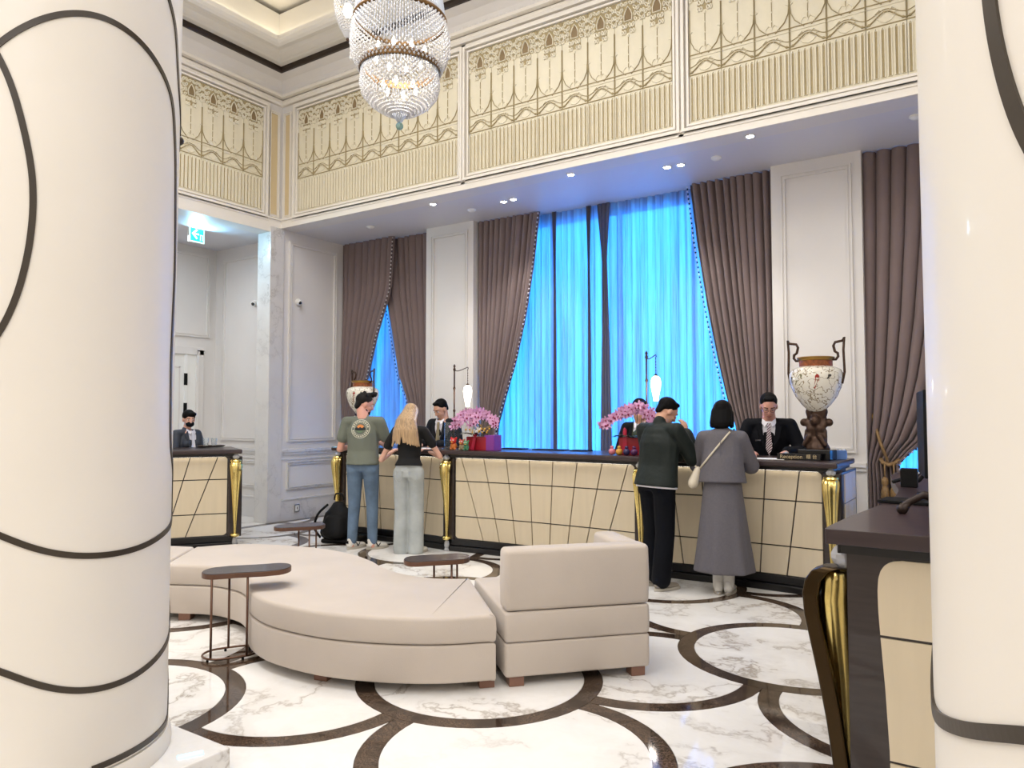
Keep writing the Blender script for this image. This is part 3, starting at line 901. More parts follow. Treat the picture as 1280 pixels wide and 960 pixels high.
    # frame with rounded inner corners, and the posts
    for a, c in zip(secs, secs[1:]):
        sa, sc = a + .07, c - .07
        b = MB()
        for X, sg in ((sa, 1), (sc, -1)):
            for Z, sz in ((ztop + .012, -1), (zb - .005, 1)):
                R = .075; pts = [(X, Z)] + [(X + sg * (R - R * sin(t_)), Z + sz * (R - R * cos(t_))) for t_ in [pi / 2 * i / 6 for i in range(7)]]
                y_ = front(min(max(X, a), c)) - .010
                vs = [(p[0], front(min(max(p[0], a), c)) - .010, p[1]) for p in pts] + [(p[0], y_ + .03, p[1]) for p in pts]
                b.add(vs, [tuple(range(8))] + [(i, (i + 1) % 8, 8 + (i + 1) % 8, 8 + i) for i in range(8)])
        build_each(b, 'frame_corner', M['wood_dark'], root)
    b = MB()
    for x in secs: b.bb(x - .075, x + .075, -.022, .05, .12, zt - .085)
    build_each(b, 'post', M['wood_dark'], root, bevel=.012)
    for x in secs: gold_leg(root, x, -.055, 0)
    # end panels
    for X, sg, on in ((x0, -1, left_end), (x1, 1, right_end)):
        if not on: continue
        b = MB(); b.bb(X + sg * .06, X + sg * .075, .0, depth - .02, .12, zt - .085); b.build('end_frame', M['wood_dark'], root)
        zs = [.14, .385, .775, zt - .10]; n = 3
        for k in range(n):
            ya, yb = lerp(.09, depth - .1, k / n) + .005, lerp(.09, depth - .1, (k + 1) / n) - .005
            for q in range(3):
                m_ = MB(); m_.bb(X + sg * .075, X + sg * .083, ya, yb, zs[q] + .005, zs[q + 1] - .005); m_.build('panel', M['veneer'], root)

md = thing('reception_desk', 'long curved reception desk with cream panels where the guests stand', 'desk', (0, 6.56, 0))
XP = [-6.90, -5.17, -2.84, -1.155]
desk(md, XP, .74, left_end=True)
sd = thing('reception_desk', 'separate cream panelled desk at left in front of the masked attendant', 'desk', (-7.50, 5.12, 0), radians(61.5))
desk(sd, [-2.4, -.35 + .63], .75, zt=ZT, bow=.09)
# the near desk: end face towards the camera
nd = thing('concierge_desk', 'near dark wooden desk at right, its cream end panel beside the right column', 'desk', (-.44, 2.75, 0))
b = MB()
edge = [(-.045, -.075), (-.06, -.03), (-.035, .35), (.02, .95), (.005, 1.5), (-.07, 2.0), (-.14, 2.55), (-.13, 3.0)]
pe = catmull([Vector((x, y, 0)) for x, y in edge], 6)
b.prism([(1.0, -.075), (1.0, 3.0)] + [(p.x, p.y) for p in pe][::-1], ZT - .05, ZT); b.build('worktop', M['wood_top'], nd, bevel=.016, seg=3)
b = MB(); b.prism([(.98, -.03), (.98, 2.95)] + [(p.x + .03, p.y + .045) for p in pe][::-1], ZT - .085, ZT - .05); b.build('cornice', M['wood_black'], nd)
b = MB(); b.prism([(.95, .012), (.95, 2.9)] + [(p.x + .055, max(p.y + .03, .012)) for p in pe][::-1], .12, ZT - .085); b.build('carcass', M['wood_dark'], nd)
b = MB(); b.prism([(.97, -.02), (.97, 2.95)] + [(p.x + .03, max(p.y, -.02)) for p in pe][::-1], 0, .13); b.build('plinth', M['wood_black'], nd)
# end face frame and rounded cream panel rows
xl = lambda z: interp(z, [.14, .4, .6, .75, .85, .92, .96, .985, 1.003, 1.015, 1.022, 1.026], [.122, .118, .109, .099, .093, .092, .095, .102, .113, .128, .145, .175])
zs = [.15, .367, .770, 1.025]
b = MB(); b.bb(0.0, .95, -.004, .012, .12, ZT - .085); b.build('end_frame', M['wood_dark'], nd)
for q in range(3):
    za, zc = zs[q] + (.005 if q else 0), zs[q + 1] - (.005 if q < 2 else 0)
    L = [(xl(lerp(za, zc, i / 60)), lerp(za, zc, i / 60)) for i in range(61)]
    poly = L + [(.86, zc), (.86, za)]
    m_ = MB(); n = len(poly); m_.add([(p[0], -.012, p[1]) for p in poly] + [(p[0], .0, p[1]) for p in poly], [tuple(range(n))] + [(i, (i + 1) % n, n + (i + 1) % n, n + i) for i in range(n)])
    m_.build('panel', M['veneer'], nd)
# side panels facing the hall
b = MB()
# big gold leg at the near corner
rings = []; n = 28
for z, o, w_, d_ in [(.965, .0, .030, .030), (.955, .0, .040, .044), (.93, .0, .046, .050), (.86, .005, .046, .052), (.74, .0, .044, .046), (.58, -.010, .038, .038), (.40, -.018, .030, .030), (.25, -.02, .022, .022), (.15, -.022, .016, .018)]:
    rings.append([(-.045 - o + w_ * 1.0 * (1 + .10 * cos(8 * (2 * pi * k / n))) * cos(2 * pi * k / n), .07 + d_ * (1 + .1 * cos(8 * (2 * pi * k / n))) * sin(2 * pi * k / n), z) for k in range(n)])
b.loft(rings); b.build('leg', M['gold'], nd, auto=60)
b = MB()
rings = []
for z, o in [(.975, -.02), (.972, .035), (.955, .072), (.92, .095), (.87, .105), (.80, .100), (.70, .080), (.58, .056), (.44, .032), (.30, .014), (.15, .002)]:
    xx = -.045 - o; rings.append([(xx - .008, .030, z), (xx + .048, .012, z), (xx + .048, .125, z), (xx - .008, .110, z)])
b.loft(rings); b.build('leg_back', M['gold_dark'], nd, bevel=.008)
b = MB(); b.lathe([(.020, .972), (.034, .985), (.044, 1.005), (.044, 1.02), (.034, 1.04), (.02, 1.05), (.02, 1.07)], (-.02, .06, 0), 9); b.build('crystal', M['crystal'], nd)
b = MB(); b.lathe([(.012, .165), (.045, .155), (.05, .14), (.04, .125), (.02, .115), (.028, .06), (.03, 0)], (-.03, .07, 0), 20); b.build('collar', M['gold'], nd, auto=50)

# ================================================================== SOFA
ST = .41
front_e = [(-5.75, 2.75), (-5.35, 3.05), (-5.05, 3.20), (-4.80, 3.31), (-4.50, 3.31), (-4.24, 3.20), (-4.05, 3.06), (-3.88, 2.96), (-3.68, 2.89), (-3.48, 2.865), (-3.22, 2.875), (-2.98, 2.93), (-2.74, 3.03), (-2.52, 3.17), (-2.325, 3.365)]
back_e = [(-2.995, 4.03), (-3.14, 3.93), (-3.33, 3.885), (-3.52, 3.905), (-3.74, 3.98), (-3.98, 4.11), (-4.33, 4.23), (-4.72, 4.26), (-5.12, 4.18), (-5.44, 4.02), (-5.62, 3.72)]
def outline_ring(fr, bk, split=None):
    f_ = [Vector((x, y, 0)) for x, y in fr]; b_ = [Vector((x, y, 0)) for x, y in bk]
    return catmull(f_, 6), catmull(b_, 6)
def slab(poly, z0, z1, rnd, nm, mt, parent, puff=0.0):
    """upholstered slab with softened edges"""
    P = [Vector((p[0], p[1], 0)) for p in poly]; n = len(P)
    area2 = sum(P[i].x * P[(i + 1) % n].y - P[(i + 1) % n].x * P[i].y for i in range(n)); sg = 1 if area2 > 0 else -1
    nor = []
    for i in range(n):
        t_ = (P[(i + 1) % n] - P[i - 1]).normalized(); nor.append(Vector((t_.y, -t_.x, 0)) * sg)
    rings = []
    for a in (0, 30, 60, 90):
        o = rnd * (1 - sin(radians(a))); rings.append([P[i] - nor[i] * o + Vector((0, 0, z0 + rnd * (1 - cos(radians(a))))) for i in range(n)])
    rings.append([P[i] + nor[i] * puff + Vector((0, 0, (z0 + z1) / 2)) for i in range(n)])
    for a in (90, 60, 30, 0):
        o = rnd * (1 - sin(radians(a))); rings.append([P[i] - nor[i] * o + Vector((0, 0, z1 - rnd * (1 - cos(radians(a))))) for i in range(n)])
    b = MB(); b.loft(rings); return b.build(nm, M[mt], parent, auto=40)
def resample_corner(poly, rad=.05):
    out = []; n = len(poly)
    for i in range(n):
        a, p, c = Vector(poly[i - 1]), Vector(poly[i]), Vector(poly[(i + 1) % n])
        u, v = (a - p), (c - p); ang = u.angle(v)
        if ang < radians(140) and u.length > rad * 1.2 and v.length > rad * 1.2:
            u.normalize(); v.normalize()
            for t_ in (0, .25, .5, .75, 1): out.append((p + u * rad * (1 - t_) ** 2 + v * rad * t_ ** 2))
        else: out.append(p)
    return [(q.x, q.y) for q in out]
FE, BE = outline_ring(front_e, back_e)
# where the sofa divides at left: from the seam
i_f = min(range(len(FE)), key=lambda i: (FE[i] - Vector((-5.15, 3.16, 0))).length)
seamB = Vector((-5.60, 3.75, 0))
main_poly = [(p.x, p.y) for p in FE[i_f:]] + [(p.x, p.y) for p in BE]
sofa = thing('curved_sofa', 'serpentine backless beige velvet sofa seat in the middle of the lobby', 'sofa')
mp = resample_corner(main_poly, .035)
slab(mp, .262, ST, .022, 'seat_cushion', 'sofa', sofa, .004)
slab(mp, .055, .258, .014, 'base', 'sofa', sofa)
left_poly = [(p.x, p.y) for p in FE[:i_f - 0]][:-1] + [(-5.17, 3.165), (-5.64, 3.73), (-6.1, 3.55), (-6.35, 3.3)]
lp = resample_corner(left_poly, .03)
ls = thing('curved_sofa', 'sofa seat section disappearing behind the left column', 'sofa')
slab(lp, .262, ST, .022, 'seat_cushion', 'sofa', ls, .004); slab(lp, .055, .258, .014, 'base', 'sofa', ls)
def foot(parent, p, rz, s=(.085, .085)):
    b = MB(); b.box((0, 0, .0275), (s[0], s[1], .055)); b.build('foot', M['sofa_foot'], parent, bevel=.003, loc=(p[0], p[1], 0), rz=rz)
for p, rz in (((-2.42, 3.405), .78), ((-3.255, 2.985), .25), ((-5.055, 3.285), .6), ((-4.4, 3.4), 0), ((-3.03, 3.88), .78), ((-4.7, 4.1), 0), ((-3.8, 3.75), 0), ((-5.45, 3.75), .5)): foot(sofa, p, rz)
for p in ((-5.5, 3.15), (-5.75, 3.45)): foot(ls, p, .5)
# corner armchair section
u1 = Vector((.68, .73, 0)).normalized(); u2 = Vector((-u1.y, u1.x, 0)); o0 = Vector((-2.300, 3.42, 0))
cs = thing('sofa_corner_seat', 'square beige seat with high back and one arm at the right end of the sofa', 'sofa', o0, atan2(u1.y, u1.x))
Wc, Dc = .865, .93
sq = lambda x0, x1, y0, y1, r=.03: resample_corner([(x0, y0), (x1, y0), (x1, y1), (x0, y1)], r)
slab(sq(0, Wc, 0, Dc), .055, .240, .014, 'base', 'sofa', cs)
slab(sq(0, Wc, 0, Dc), .244, ST, .016, 'seat_cushion', 'sofa', cs, .003)
slab(sq(0, Wc, 0, .15, .035), ST + .003, .755, .028, 'backrest', 'sofa', cs, .004)
slab(sq(Wc - .15, Wc, .153, .56, .035), ST + .003, .752, .028, 'arm', 'sofa', cs, .004)
for x, y in ((.07, .06), (Wc - .07, .06), (.07, Dc - .07), (Wc - .07, Dc - .07)): foot(cs, (x, y), 0)

# ================================================================== SIDE TABLES
def side_table(label, c, rz, h, L=.50, Wd=.24, flip=1, low=False):
    t = thing('side_table', label, 'table', (c[0], c[1], 0), rz, 'oblong side tables around the sofa')
    def bean(L, Wd, k=0):
        pts = []
        R = Wd / 2
        for i in range(40):
            a = 2 * pi * i / 40
            x = (L / 2 - R) * (1 if cos(a) > 0 else -1) + R * cos(a); y = R * sin(a)
            x = (L / 2 - R) * max(-1, min(1, cos(a) * 3)) + R * cos(a)
            y += .022 * sin(2 * pi * x / L) * -1
            pts.append((x, y))
        return pts
    b = MB(); b.prism(bean(L, Wd), h - .030, h); b.build('table_rim', M['copper'], t, bevel=.002)
    b = MB(); b.prism(bean(L - .008, Wd - .008), h, h + .003); b.build('table_top', M['table_top'], t)
    R = Wd / 2 - .012; rl = L * .62; x0 = -flip * (L / 2 - .012); ring = []
    for i in range(32):
        a = 2 * pi * i / 32; cx = (rl / 2 - R); x = cx * max(-1, min(1, cos(a) * 4)) + R * cos(a)
        ring.append((x + x0 + flip * rl / 2, R * sin(a), .020))
    b = MB(); b.tube(ring, .007, 8, closed=True); b.build('base_ring', M['copper'], t, smooth=True)
    for x, y in ((x0 + flip * (R * .35), -R * .72), (x0 + flip * (R * 1.45), R * .98), (x0 + flip * (rl - R * .8), -R * .98)):
        b = MB(); b.tube([(x, y, .020), (x, y, h - .03)], .0075, 10); b.build('leg', M['copper'], t, smooth=True)
    for x, y in ((x0 + flip * R * .2, -R * .6), (x0 + flip * (R * 1.3), R * .98), (x0 + flip * (rl - R * .4), R * .7), (x0 + flip * (rl - R), -R)):
        b = MB(); b.lathe([(.008, 0), (.008, .012), (.004, .015)], (x, y, 0), 8); b.build('foot', M['black'], t)
    return t
side_table('oblong copper side table in front of the sofa, nearest the camera', (-4.005, 3.02), radians(61), .53, .54, .25)
side_table('oblong dark side table overhanging the far edge of the sofa near the high back', (-3.33, 4.09), radians(61 + 180), .50, .48, .25, flip=1)
side_table('farthest oblong side table, between the sofa and the backpack', (-5.36, 4.60), radians(66 + 180), .50, .46, .25, flip=1)
#PART3
# ================================================================== CURTAINS
def drape(root, name, mt, zs, xl, xr, ydef, nf, amp, power=1.0, nx=None, seed=0, thick=0):
    """hanging cloth: for every height its left and right edge, folds gather as it narrows"""
    rnd = random.Random(seed); nx = nx or nf * 8; b = MB(); vs = []; fs = []
    ph = [rnd.uniform(-.5, .5) for _ in range(nf + 2)]
    z0, z1 = zs[0], zs[-1]; NZ = 34
    zz = [lerp(z0, z1, i / NZ) for i in range(NZ + 1)]
    rz = zs[::-1]
    w0 = xr[0] - xl[0]
    for z in zz:
        a = interp(z, rz, xl[::-1]); c = interp(z, rz, xr[::-1]); w_ = c - a
        am = amp * (.75 + .5 * min(1.2, w0 / max(w_, .05) - 1) * .6)
        for k in range(nx + 1):
            s = k / nx; q = s * nf; i = int(q); wob = ph[min(i, nf)] * .35 * sin(pi * (q - i))
            y = am * (sin(2 * pi * (q + wob)) + .12 * sin(4 * pi * q + seed + z * .6))
            x = a + w_ * (s + .18 / nf * sin(2 * pi * q + 1.2 + ph[min(i, nf)]))
            vs.append((x, ydef + y, z))
    for i in range(NZ):
        for k in range(nx):
            o = i * (nx + 1) + k; fs.append((o, o + 1, o + nx + 2, o + nx + 1))
    b.add(vs, fs); o = b.build(name, M[mt], root, smooth=True)
    if thick:
        md_ = o.modifiers.new('solid', 'SOLIDIFY'); md_.thickness = thick
    return o
YC = 8.22
def X(px, py, y=YC): return ony(px, py, y).x
def Z(px, py, y=YC): return ony(px, py, y).z
def edge(pts): # from pixels to (z, x), top first
    q = [(ony(px, py, YC).z, ony(px, py, YC).x) for px, py in pts]; return q
def curtain(label, zs, xl, xr, nf, amp, lead, tie=None, seed=0, tassel=True, dy=0.0):
    t = thing('curtain', label, 'curtain', (0, YC + dy, 0), 0, 'taupe curtains along the window wall')
    drape(t, 'cloth', 'curtain', zs, xl, xr, 0, nf, amp, seed=seed)
    # beaded fringe down the leading edge
    if lead:
        ex = xl if lead == 'l' else xr; rz = zs[::-1]; b = MB(); z = zs[0] - .03; k = 0; sg = -1 if lead == 'l' else 1
        while z > max(.6, zs[-1]):
            x = interp(z, rz, ex[::-1]); b.ell((x + sg * .012, -.045 + .008 * (k % 2), z), (.012, .010, .012), 6, k % 2); z -= .029; k += 1
        stuff(b.build('bead_fringe', [M['pearl'], M['bead_dark']], t, smooth=True))
    if tie:
        (hx, hz), (cx, cz), wd = tie
        y0 = -.09
        b = MB()
        b.tube([(hx, .02, hz), (lerp(hx, cx, .5), y0, lerp(hz, cz, .5) - .02), (cx - wd * .0, y0 - .03, cz)], .014, 8)
        b.build('tie_rope', M['rope'], t, smooth=True)
        b = MB(); b.tube([(cx - wd, -.02, cz + .05), (cx - wd * .6, y0 - .02, cz + .01), (cx, y0 - .035, cz - .01), (cx + wd * .6, y0 - .02, cz + .01), (cx + wd, -.02, cz + .05)], .02, 8)
        b.build('tie_band', M['rope'], t, smooth=True)
        if tassel:
            for dx in (-.035, .045):
                b = MB(); T0 = (cx + dx, y0 - .05, cz)
                b.tube([(T0[0], T0[1], cz), (T0[0], T0[1], cz - .13)], .008, 6)
                b.lathe([(.012, -.13), (.030, -.15), (.034, -.19), (.018, -.215), (.030, -.235), (.036, -.26), (.040, -.38)], (T0[0], T0[1], cz), 12)
                b.build('tassel', M['rope'], t, smooth=True)
        b = MB(); b.lathe([(.025, 0), (.02, .02), (.035, .03), (.02, .05)], (0, 0, 0), 10, mx=Matrix.Translation((hx, .04, hz)) @ Matrix.Rotation(pi / 2, 4, 'X')); b.build('hook', M['brass_trim'], t)
ZT_ = ZS - .005
# first window: pair of curtains parting upwards
curtain('dark taupe curtain at the far left of the window wall, gathered behind the vase', [ZT_, 3.4, 2.7, 2.1, 1.75, 1.5, .05],
        [-8.60] * 4 + [-8.56, -8.54, -8.56], [X(496, 295), X(492, 350), X(475, 410), X(464, 465), X(454, 500), X(449, 520), X(458, 620)], 8, .058, 'r', None, 1, dy=-.06)
curtain('taupe curtain against the narrow pilaster, behind the blonde woman', [ZT_, 3.4, 2.7, 2.1, 1.75, 1.35, .05],
        [X(474, 295), X(478, 350), X(488, 420), X(496, 470), X(507, 510), X(516, 540), X(512, 640)], [-6.80, -6.80, -6.80, -6.80, -6.82, -6.84, -6.80], 8, .058, 'l', None, 2, dy=.06)
# middle window
curtain('taupe curtain on the left of the wide blue window, tied back beside the purple box', [ZT_, 3.5, 2.8, 2.2, 1.7, 1.36, 1.2, .05],
        [-6.0, -6.0, -5.99, -5.97, -5.94, -5.90, -5.90, -5.96], [X(674, 262), X(667, 325), X(657, 400), X(645, 465), X(631, 512), X(622, 545), X(621, 560), X(640, 640)], 11, .062, 'r',
        ((-6.02, 1.52), (-5.80, 1.33), .10), 3, False)
curtain('taupe curtain on the right of the wide blue window, behind the bowing clerk', [ZT_, 3.5, 2.8, 2.2, 1.7, 1.36, 1.2, .05],
        [X(861, 226), X(870, 290), X(882, 365), X(895, 430), X(908, 490), X(920, 540), X(922, 560), X(905, 640)], [-1.97, -1.97, -1.97, -1.98, -2.0, -2.02, -2.02, -1.98], 11, .062, 'l', None, 4)
# right window: tied back low, billowing
curtain('taupe curtain by the right column, tied back with rope and tassels', [ZT_, 3.3, 2.5, 1.9, 1.55, 1.25, 1.08, 1.0, .85, .05],
        [-1.15] * 10, [.12, .02, -.12, -.28, -.42, -.60, -.80, -.84, -.80, -.78], 9, .065, 'r',
        ((-1.06, 1.50), (-.905, 1.03), .09), 5)
def sheer(label, x0, x1, nf, seed):
    o = drape(None, 'sheer_curtain', 'sheer', [ZS - .005, .4, .03], [x0, x0, x0], [x1, x1, x1], 8.385, nf, .030, nx=nf * 8, seed=seed)
    return tag(o, label, 'curtain')
sheer('pale sheer curtain glowing blue in the wide middle window', -6.0, -1.97, 40, 11)
sheer('narrow sheer curtain glowing blue between the parted curtains at left', -8.6, -6.80, 18, 12)
sheer('sheer curtain behind the tied back curtain at the right window', -1.12, 1.62, 26, 13)
# doubled sheer edges hanging free in front
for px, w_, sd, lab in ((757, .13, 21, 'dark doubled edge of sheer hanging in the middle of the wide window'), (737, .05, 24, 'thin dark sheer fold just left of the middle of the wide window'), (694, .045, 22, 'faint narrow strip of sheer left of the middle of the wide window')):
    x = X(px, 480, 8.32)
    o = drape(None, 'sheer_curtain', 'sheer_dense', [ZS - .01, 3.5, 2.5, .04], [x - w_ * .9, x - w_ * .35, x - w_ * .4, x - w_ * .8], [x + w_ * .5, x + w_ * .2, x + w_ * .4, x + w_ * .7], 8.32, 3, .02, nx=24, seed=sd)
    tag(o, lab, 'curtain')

# ================================================================== SOFFIT FITTINGS
def downlight(x, y, label):
    t = thing('downlight', label, 'light', (x, y, ZS), 0, 'downlights in the ceiling over the desk')
    b = MB(); b.lathe([(.048, 0), (.052, -.006), (.040, -.008), (.036, -.002)], n=20, cap=False); b.build('trim_ring', M['white'], t, smooth=True)
    b = MB(); b.lathe([(.034, -.004), (.030, -.010), (.012, -.014)], n=16); b.build('lamp', M['downlight_glow'], t)
    l = D.lights.new('downlight_lamp', 'SPOT'); l.energy = 38; l.color = (1, .95, .88); l.spot_size = radians(95); l.spot_blend = .7; l.shadow_soft_size = .04
    o = D.objects.new('downlight_lamp', l); COL.objects.link(o); o.parent = t; o.location = (0, 0, -.03)
for x, y, n in ((-5.94, 7.18, 'leftmost bright downlight in the recess ceiling, over the suited clerk'), (-5.13, 7.59, 'left downlight of the pair over the left tied curtain'), (-4.97, 7.57, 'right downlight of the pair over the left tied curtain'),
             (-3.92, 7.14, 'single downlight over the middle of the wide window'), (-2.93, 7.50, 'left downlight of the pair near the top of the right curtain'), (-2.78, 7.51, 'right downlight of the pair near the top of the right curtain'), (-1.93, 7.10, 'rightmost bright downlight, above the right pilaster')):
    downlight(x, y, n)
for x, y, n in ((-5.68, 7.66, 'small white smoke detector beside the narrow pilaster top'), (-2.39, 7.5, 'small white sprinkler disc left of the rightmost downlight'), (-.55, 7.44, 'small white disc on the recess ceiling beside the right column'), (-7.39, 7.55, 'small white disc on the recess ceiling over the left window')):
    b = MB(); b.lathe([(.055, 0), (.055, -.012), (.035, -.028), (.012, -.034)], n=18); tag(b.build('smoke_detector', M['white'], None, smooth=False, loc=(x, y, ZS), auto=40), n, 'detector')

# cameras, outlet, exit sign
def dome_cam(loc, rz, label):
    t = thing('security_camera', label, 'camera', loc, rz)
    b = MB(); b.lathe([(.05, 0), (.05, -.03), (.035, -.045)], n=18, mx=Matrix.Rotation(pi / 2, 4, 'X') @ Matrix.Scale(-1, 4, (0, 0, 1))); b.build('mount', M['white'], t, auto=40)
    b = MB(); b.ell((0, -.065, -.012), .042, 14); b.build('housing', M['white'], t, smooth=True)
    b = MB(); b.ell((.006, -.088, -.020), .026, 12); b.build('lens', M['black_gloss'], t, smooth=True)
dome_cam((XW + .0, 7.283, 3.18), pi / 2 - .5, 'small white security camera on the wall beside the left window')
dome_cam((-9.314, YF + .15, 3.20), .35, 'small white security camera on the inner wall of the niche')
t = thing('wall_outlet', 'small framed floor outlet plate low on the corner wall above the skirting', 'outlet', (XW + .035, 7.273, .165))
b = MB(); b.bb(0, .006, -.045, .045, -.055, .055); b.build('plate', M['chrome'], t, bevel=.002)
b = MB(); b.bb(.006, .009, -.03, .03, -.04, .04); b.build('socket', M['white'], t)
b = MB(); b.bb(.009, .010, -.006, .006, -.018, .018); b.build('slot', M['black'], t)
t = thing('exit_sign', 'glowing green exit sign with left arrow hanging in the niche', 'sign', (-9.3, 6.08, 4.04))
b = MB(); b.bb(-.015, .015, -.12, .12, -.12, .12); b.build('housing', M['white'], t)
b = MB(); b.bb(.0155, .018, -.112, .112, -.112, .112); b.build('face', M['exit_white'], t)
b = MB(); b.bb(.018, .020, -.10, .10, -.10, .10); b.build('green_field', M['exit_green'], t)
b = MB()
def sg(poly): b.add([(.0215, y, z) for y, z in poly], [tuple(range(len(poly)))])
sg([(-.085, .0), (-.01, .075), (.012, .055), (-.035, .012), (.03, .012), (.03, -.012), (-.035, -.012), (.012, -.055), (-.01, -.075)])
sg([(.045, -.085), (.045, .0), (.058, .0), (.058, -.085)]); sg([(.058, -.012), (.058, .0), (.085, .0), (.085, -.012)]); sg([(.078, -.085), (.078, 0), (.09, 0), (.09, -.085)])
stuff(b.build('arrow_symbol', M['exit_white'], t))
for y in (-.09, .09):
    b = MB(); b.tube([(0, y, .12), (0, y, .0 + 4.12 - 4.04 + .04)], .004, 6); b.build('hanger', M['white'], t)
l = D.lights.new('exit_sign_lamp', 'AREA'); l.shape = 'RECTANGLE'; l.size = .22; l.size_y = .22; l.energy = 14; l.color = (.30, .70, 1.0)
lo = D.objects.new('exit_sign_lamp', l); COL.objects.link(lo); lo.parent = t; lo.location = (.03, 0, 0); lo.rotation_euler = (0, pi / 2, pi)
lo.rotation_euler = Euler((0, -pi / 2, 0))

# ================================================================== CHANDELIER
M['ring_copper'] = mat('ring_copper', '#86663f', .35, .6, noise=.3, nscale=40)
def bead_tier(b, prof, n, rows, size, jitter=.0):
    """rows of faceted beads over a surface of revolution given as (r, z)"""
    zs_ = [p[1] for p in prof]
    for i in range(rows):
        q = i / max(1, rows - 1); s = q * (len(prof) - 1); k = min(int(s), len(prof) - 2); f_ = s - k
        r = lerp(prof[k][0], prof[k + 1][0], f_); z = lerp(prof[k][1], prof[k + 1][1], f_)
        m_ = n
        for j in range(m_):
            a = 2 * pi * (j + .5 * (i % 2)) / m_
            c = Vector((r * cos(a), r * sin(a), z)); h = size
            T = Matrix.Translation(c) @ Matrix.Rotation(a, 4, 'Z')
            vs = [(h * .7, 0, 0), (0, h * .62, 0), (-h * .7, 0, 0), (0, -h * .62, 0), (0, 0, h * .75), (0, 0, -h * .75)]
            b.add(vs, [(0, 1, 4), (1, 2, 4), (2, 3, 4), (3, 0, 4), (1, 0, 5), (2, 1, 5), (3, 2, 5), (0, 3, 5)], 0, T)
def prisms(b, r0, z0, r1, z1, n, w_=.012):
    for j in range(n):
        a = 2 * pi * j / n; T = Matrix.Rotation(a, 4, 'Z')
        vs = []
        for r, z, k in ((r0, z0, .5), (lerp(r0, r1, .08), lerp(z0, z1, .08), 1), (lerp(r0, r1, .85), lerp(z0, z1, .85), 1), (r1, z1, .2)):
            for da, db in ((1, 0), (0, 1), (-1, 0), (0, -1)): vs.append((r + da * w_ * .45 * k, db * w_ * .5 * k, z))
        fs = [(i * 4 + q, i * 4 + (q + 1) % 4, i * 4 + 4 + (q + 1) % 4, i * 4 + 4 + q) for i in range(3) for q in range(4)] + [(3, 2, 1, 0), (12, 13, 14, 15)]
        b.add(vs, fs, 0, T)
CHX, CHY, dch = -4.42, 4.87, 6.5
def cz(py): return CAMH + (520.5 - py) / FPX * dch
ch = thing('chandelier', 'large tiered crystal chandelier hanging over the lobby', 'chandelier', (CHX, CHY, 0))
R = lambda px: px * .985 / FPX * dch
b = MB(); prisms(b, R(50), cz(-40), R(58), cz(12), 84, .016); prisms(b, R(36), cz(-80), R(50), cz(-42), 60, .018); stuff(b.build('top_prisms', M['crystal_prism'], ch))
b = MB(); bead_tier(b, [(R(59), cz(20)), (R(62), cz(34)), (R(63), cz(50)), (R(60), cz(66)), (R(53), cz(80))], 56, 20, .021); stuff(b.build('bead_curtain', M['crystal_bead'], ch))
b = MB(); prisms(b, R(49), cz(72), R(50), cz(90), 78, .013); stuff(b.build('prism_fringe', M['crystal_prism'], ch))
b = MB(); bead_tier(b, [(R(49), cz(90)), (R(50), cz(101)), (R(47), cz(112)), (R(39), cz(122)), (R(26), cz(131)), (R(12), cz(137))], 46, 16, .026); stuff(b.build('bead_bowl', M['crystal_bead'], ch))
b = MB(); prisms(b, R(10), cz(134), R(2), cz(148), 16, .014); stuff(b.build('bottom_spire', M['crystal_prism'], ch))
for r_, y_, h_ in ((59, 16, .032), (51, 78, .065)):
    b = MB(); b.lathe([(R(r_) + .004, cz(y_) - h_ / 2), (R(r_) + .012, cz(y_)), (R(r_) + .004, cz(y_) + h_ / 2), (R(r_) - .02, cz(y_) + h_ / 2), (R(r_) - .02, cz(y_) - h_ / 2)], n=64, cap=False)
    b.build('metal_ring', M['ring_copper'], ch, auto=40)
b = MB()
for k in range(14):
    a = 2 * pi * k / 14; b.box((R(52.5) * cos(a), R(52.5) * sin(a), cz(76)), (.012, .03, .022), a)
stuff(b.build('ring_ornament', M['crystal_bead'], ch))
b = MB(); b.tube([(0, 0, cz(-80)), (0, 0, 6.9)], .02, 8); b.lathe([(.04, 0), (.16, -.02), (.12, -.10), (.03, -.18)], (0, 0, 6.99), 20); b.build('stem', M['gold'], ch, auto=40)
b = MB(); b.tube([(0, 0, cz(148)), (0, 0, cz(146))], .012, 6); b.ell((0, 0, cz(152.5)), R(5), 14); b.build('finial_ball', M['blue_glass'], ch, smooth=True)
for k in range(10):
    a = 2 * pi * k / 10 + .2
    b = MB(); b.lathe([(.006, .0), (.018, .02), (.020, .04), (.004, .08)], (R(36) * cos(a), R(36) * sin(a), cz(66)), 8); b.build('bulb', M['bulb'], ch, smooth=True)
for k in range(6):
    a = 2 * pi * k / 6
    b = MB(); b.lathe([(.006, .0), (.018, .02), (.020, .04), (.004, .08)], (R(22) * cos(a), R(22) * sin(a), cz(108)), 8); b.build('bulb', M['bulb'], ch, smooth=True)
for z_, e in ((cz(50), 9), (cz(104), 4)):
    l = D.lights.new('chandelier_lamp', 'POINT'); l.energy = e; l.color = (1, .93, .82); l.shadow_soft_size = .12
    o = D.objects.new('chandelier_lamp', l); COL.objects.link(o); o.parent = ch; o.location = (0, 0, z_)
for a_, (px, py) in zip((0, 1), ((430, 50), (556, 55))):   # hanging drop chains at the rim
    b = MB(); a = 0 if px > 500 else pi
    a = a + YAW
    for k in range(6): b.ell((R(64) * cos(a), R(64) * sin(a), cz(38 + 5 * k)), (.012, .012, .018 if k < 5 else .03), 6)
    stuff(b.build('drop_chain', M['crystal_bead'], ch))
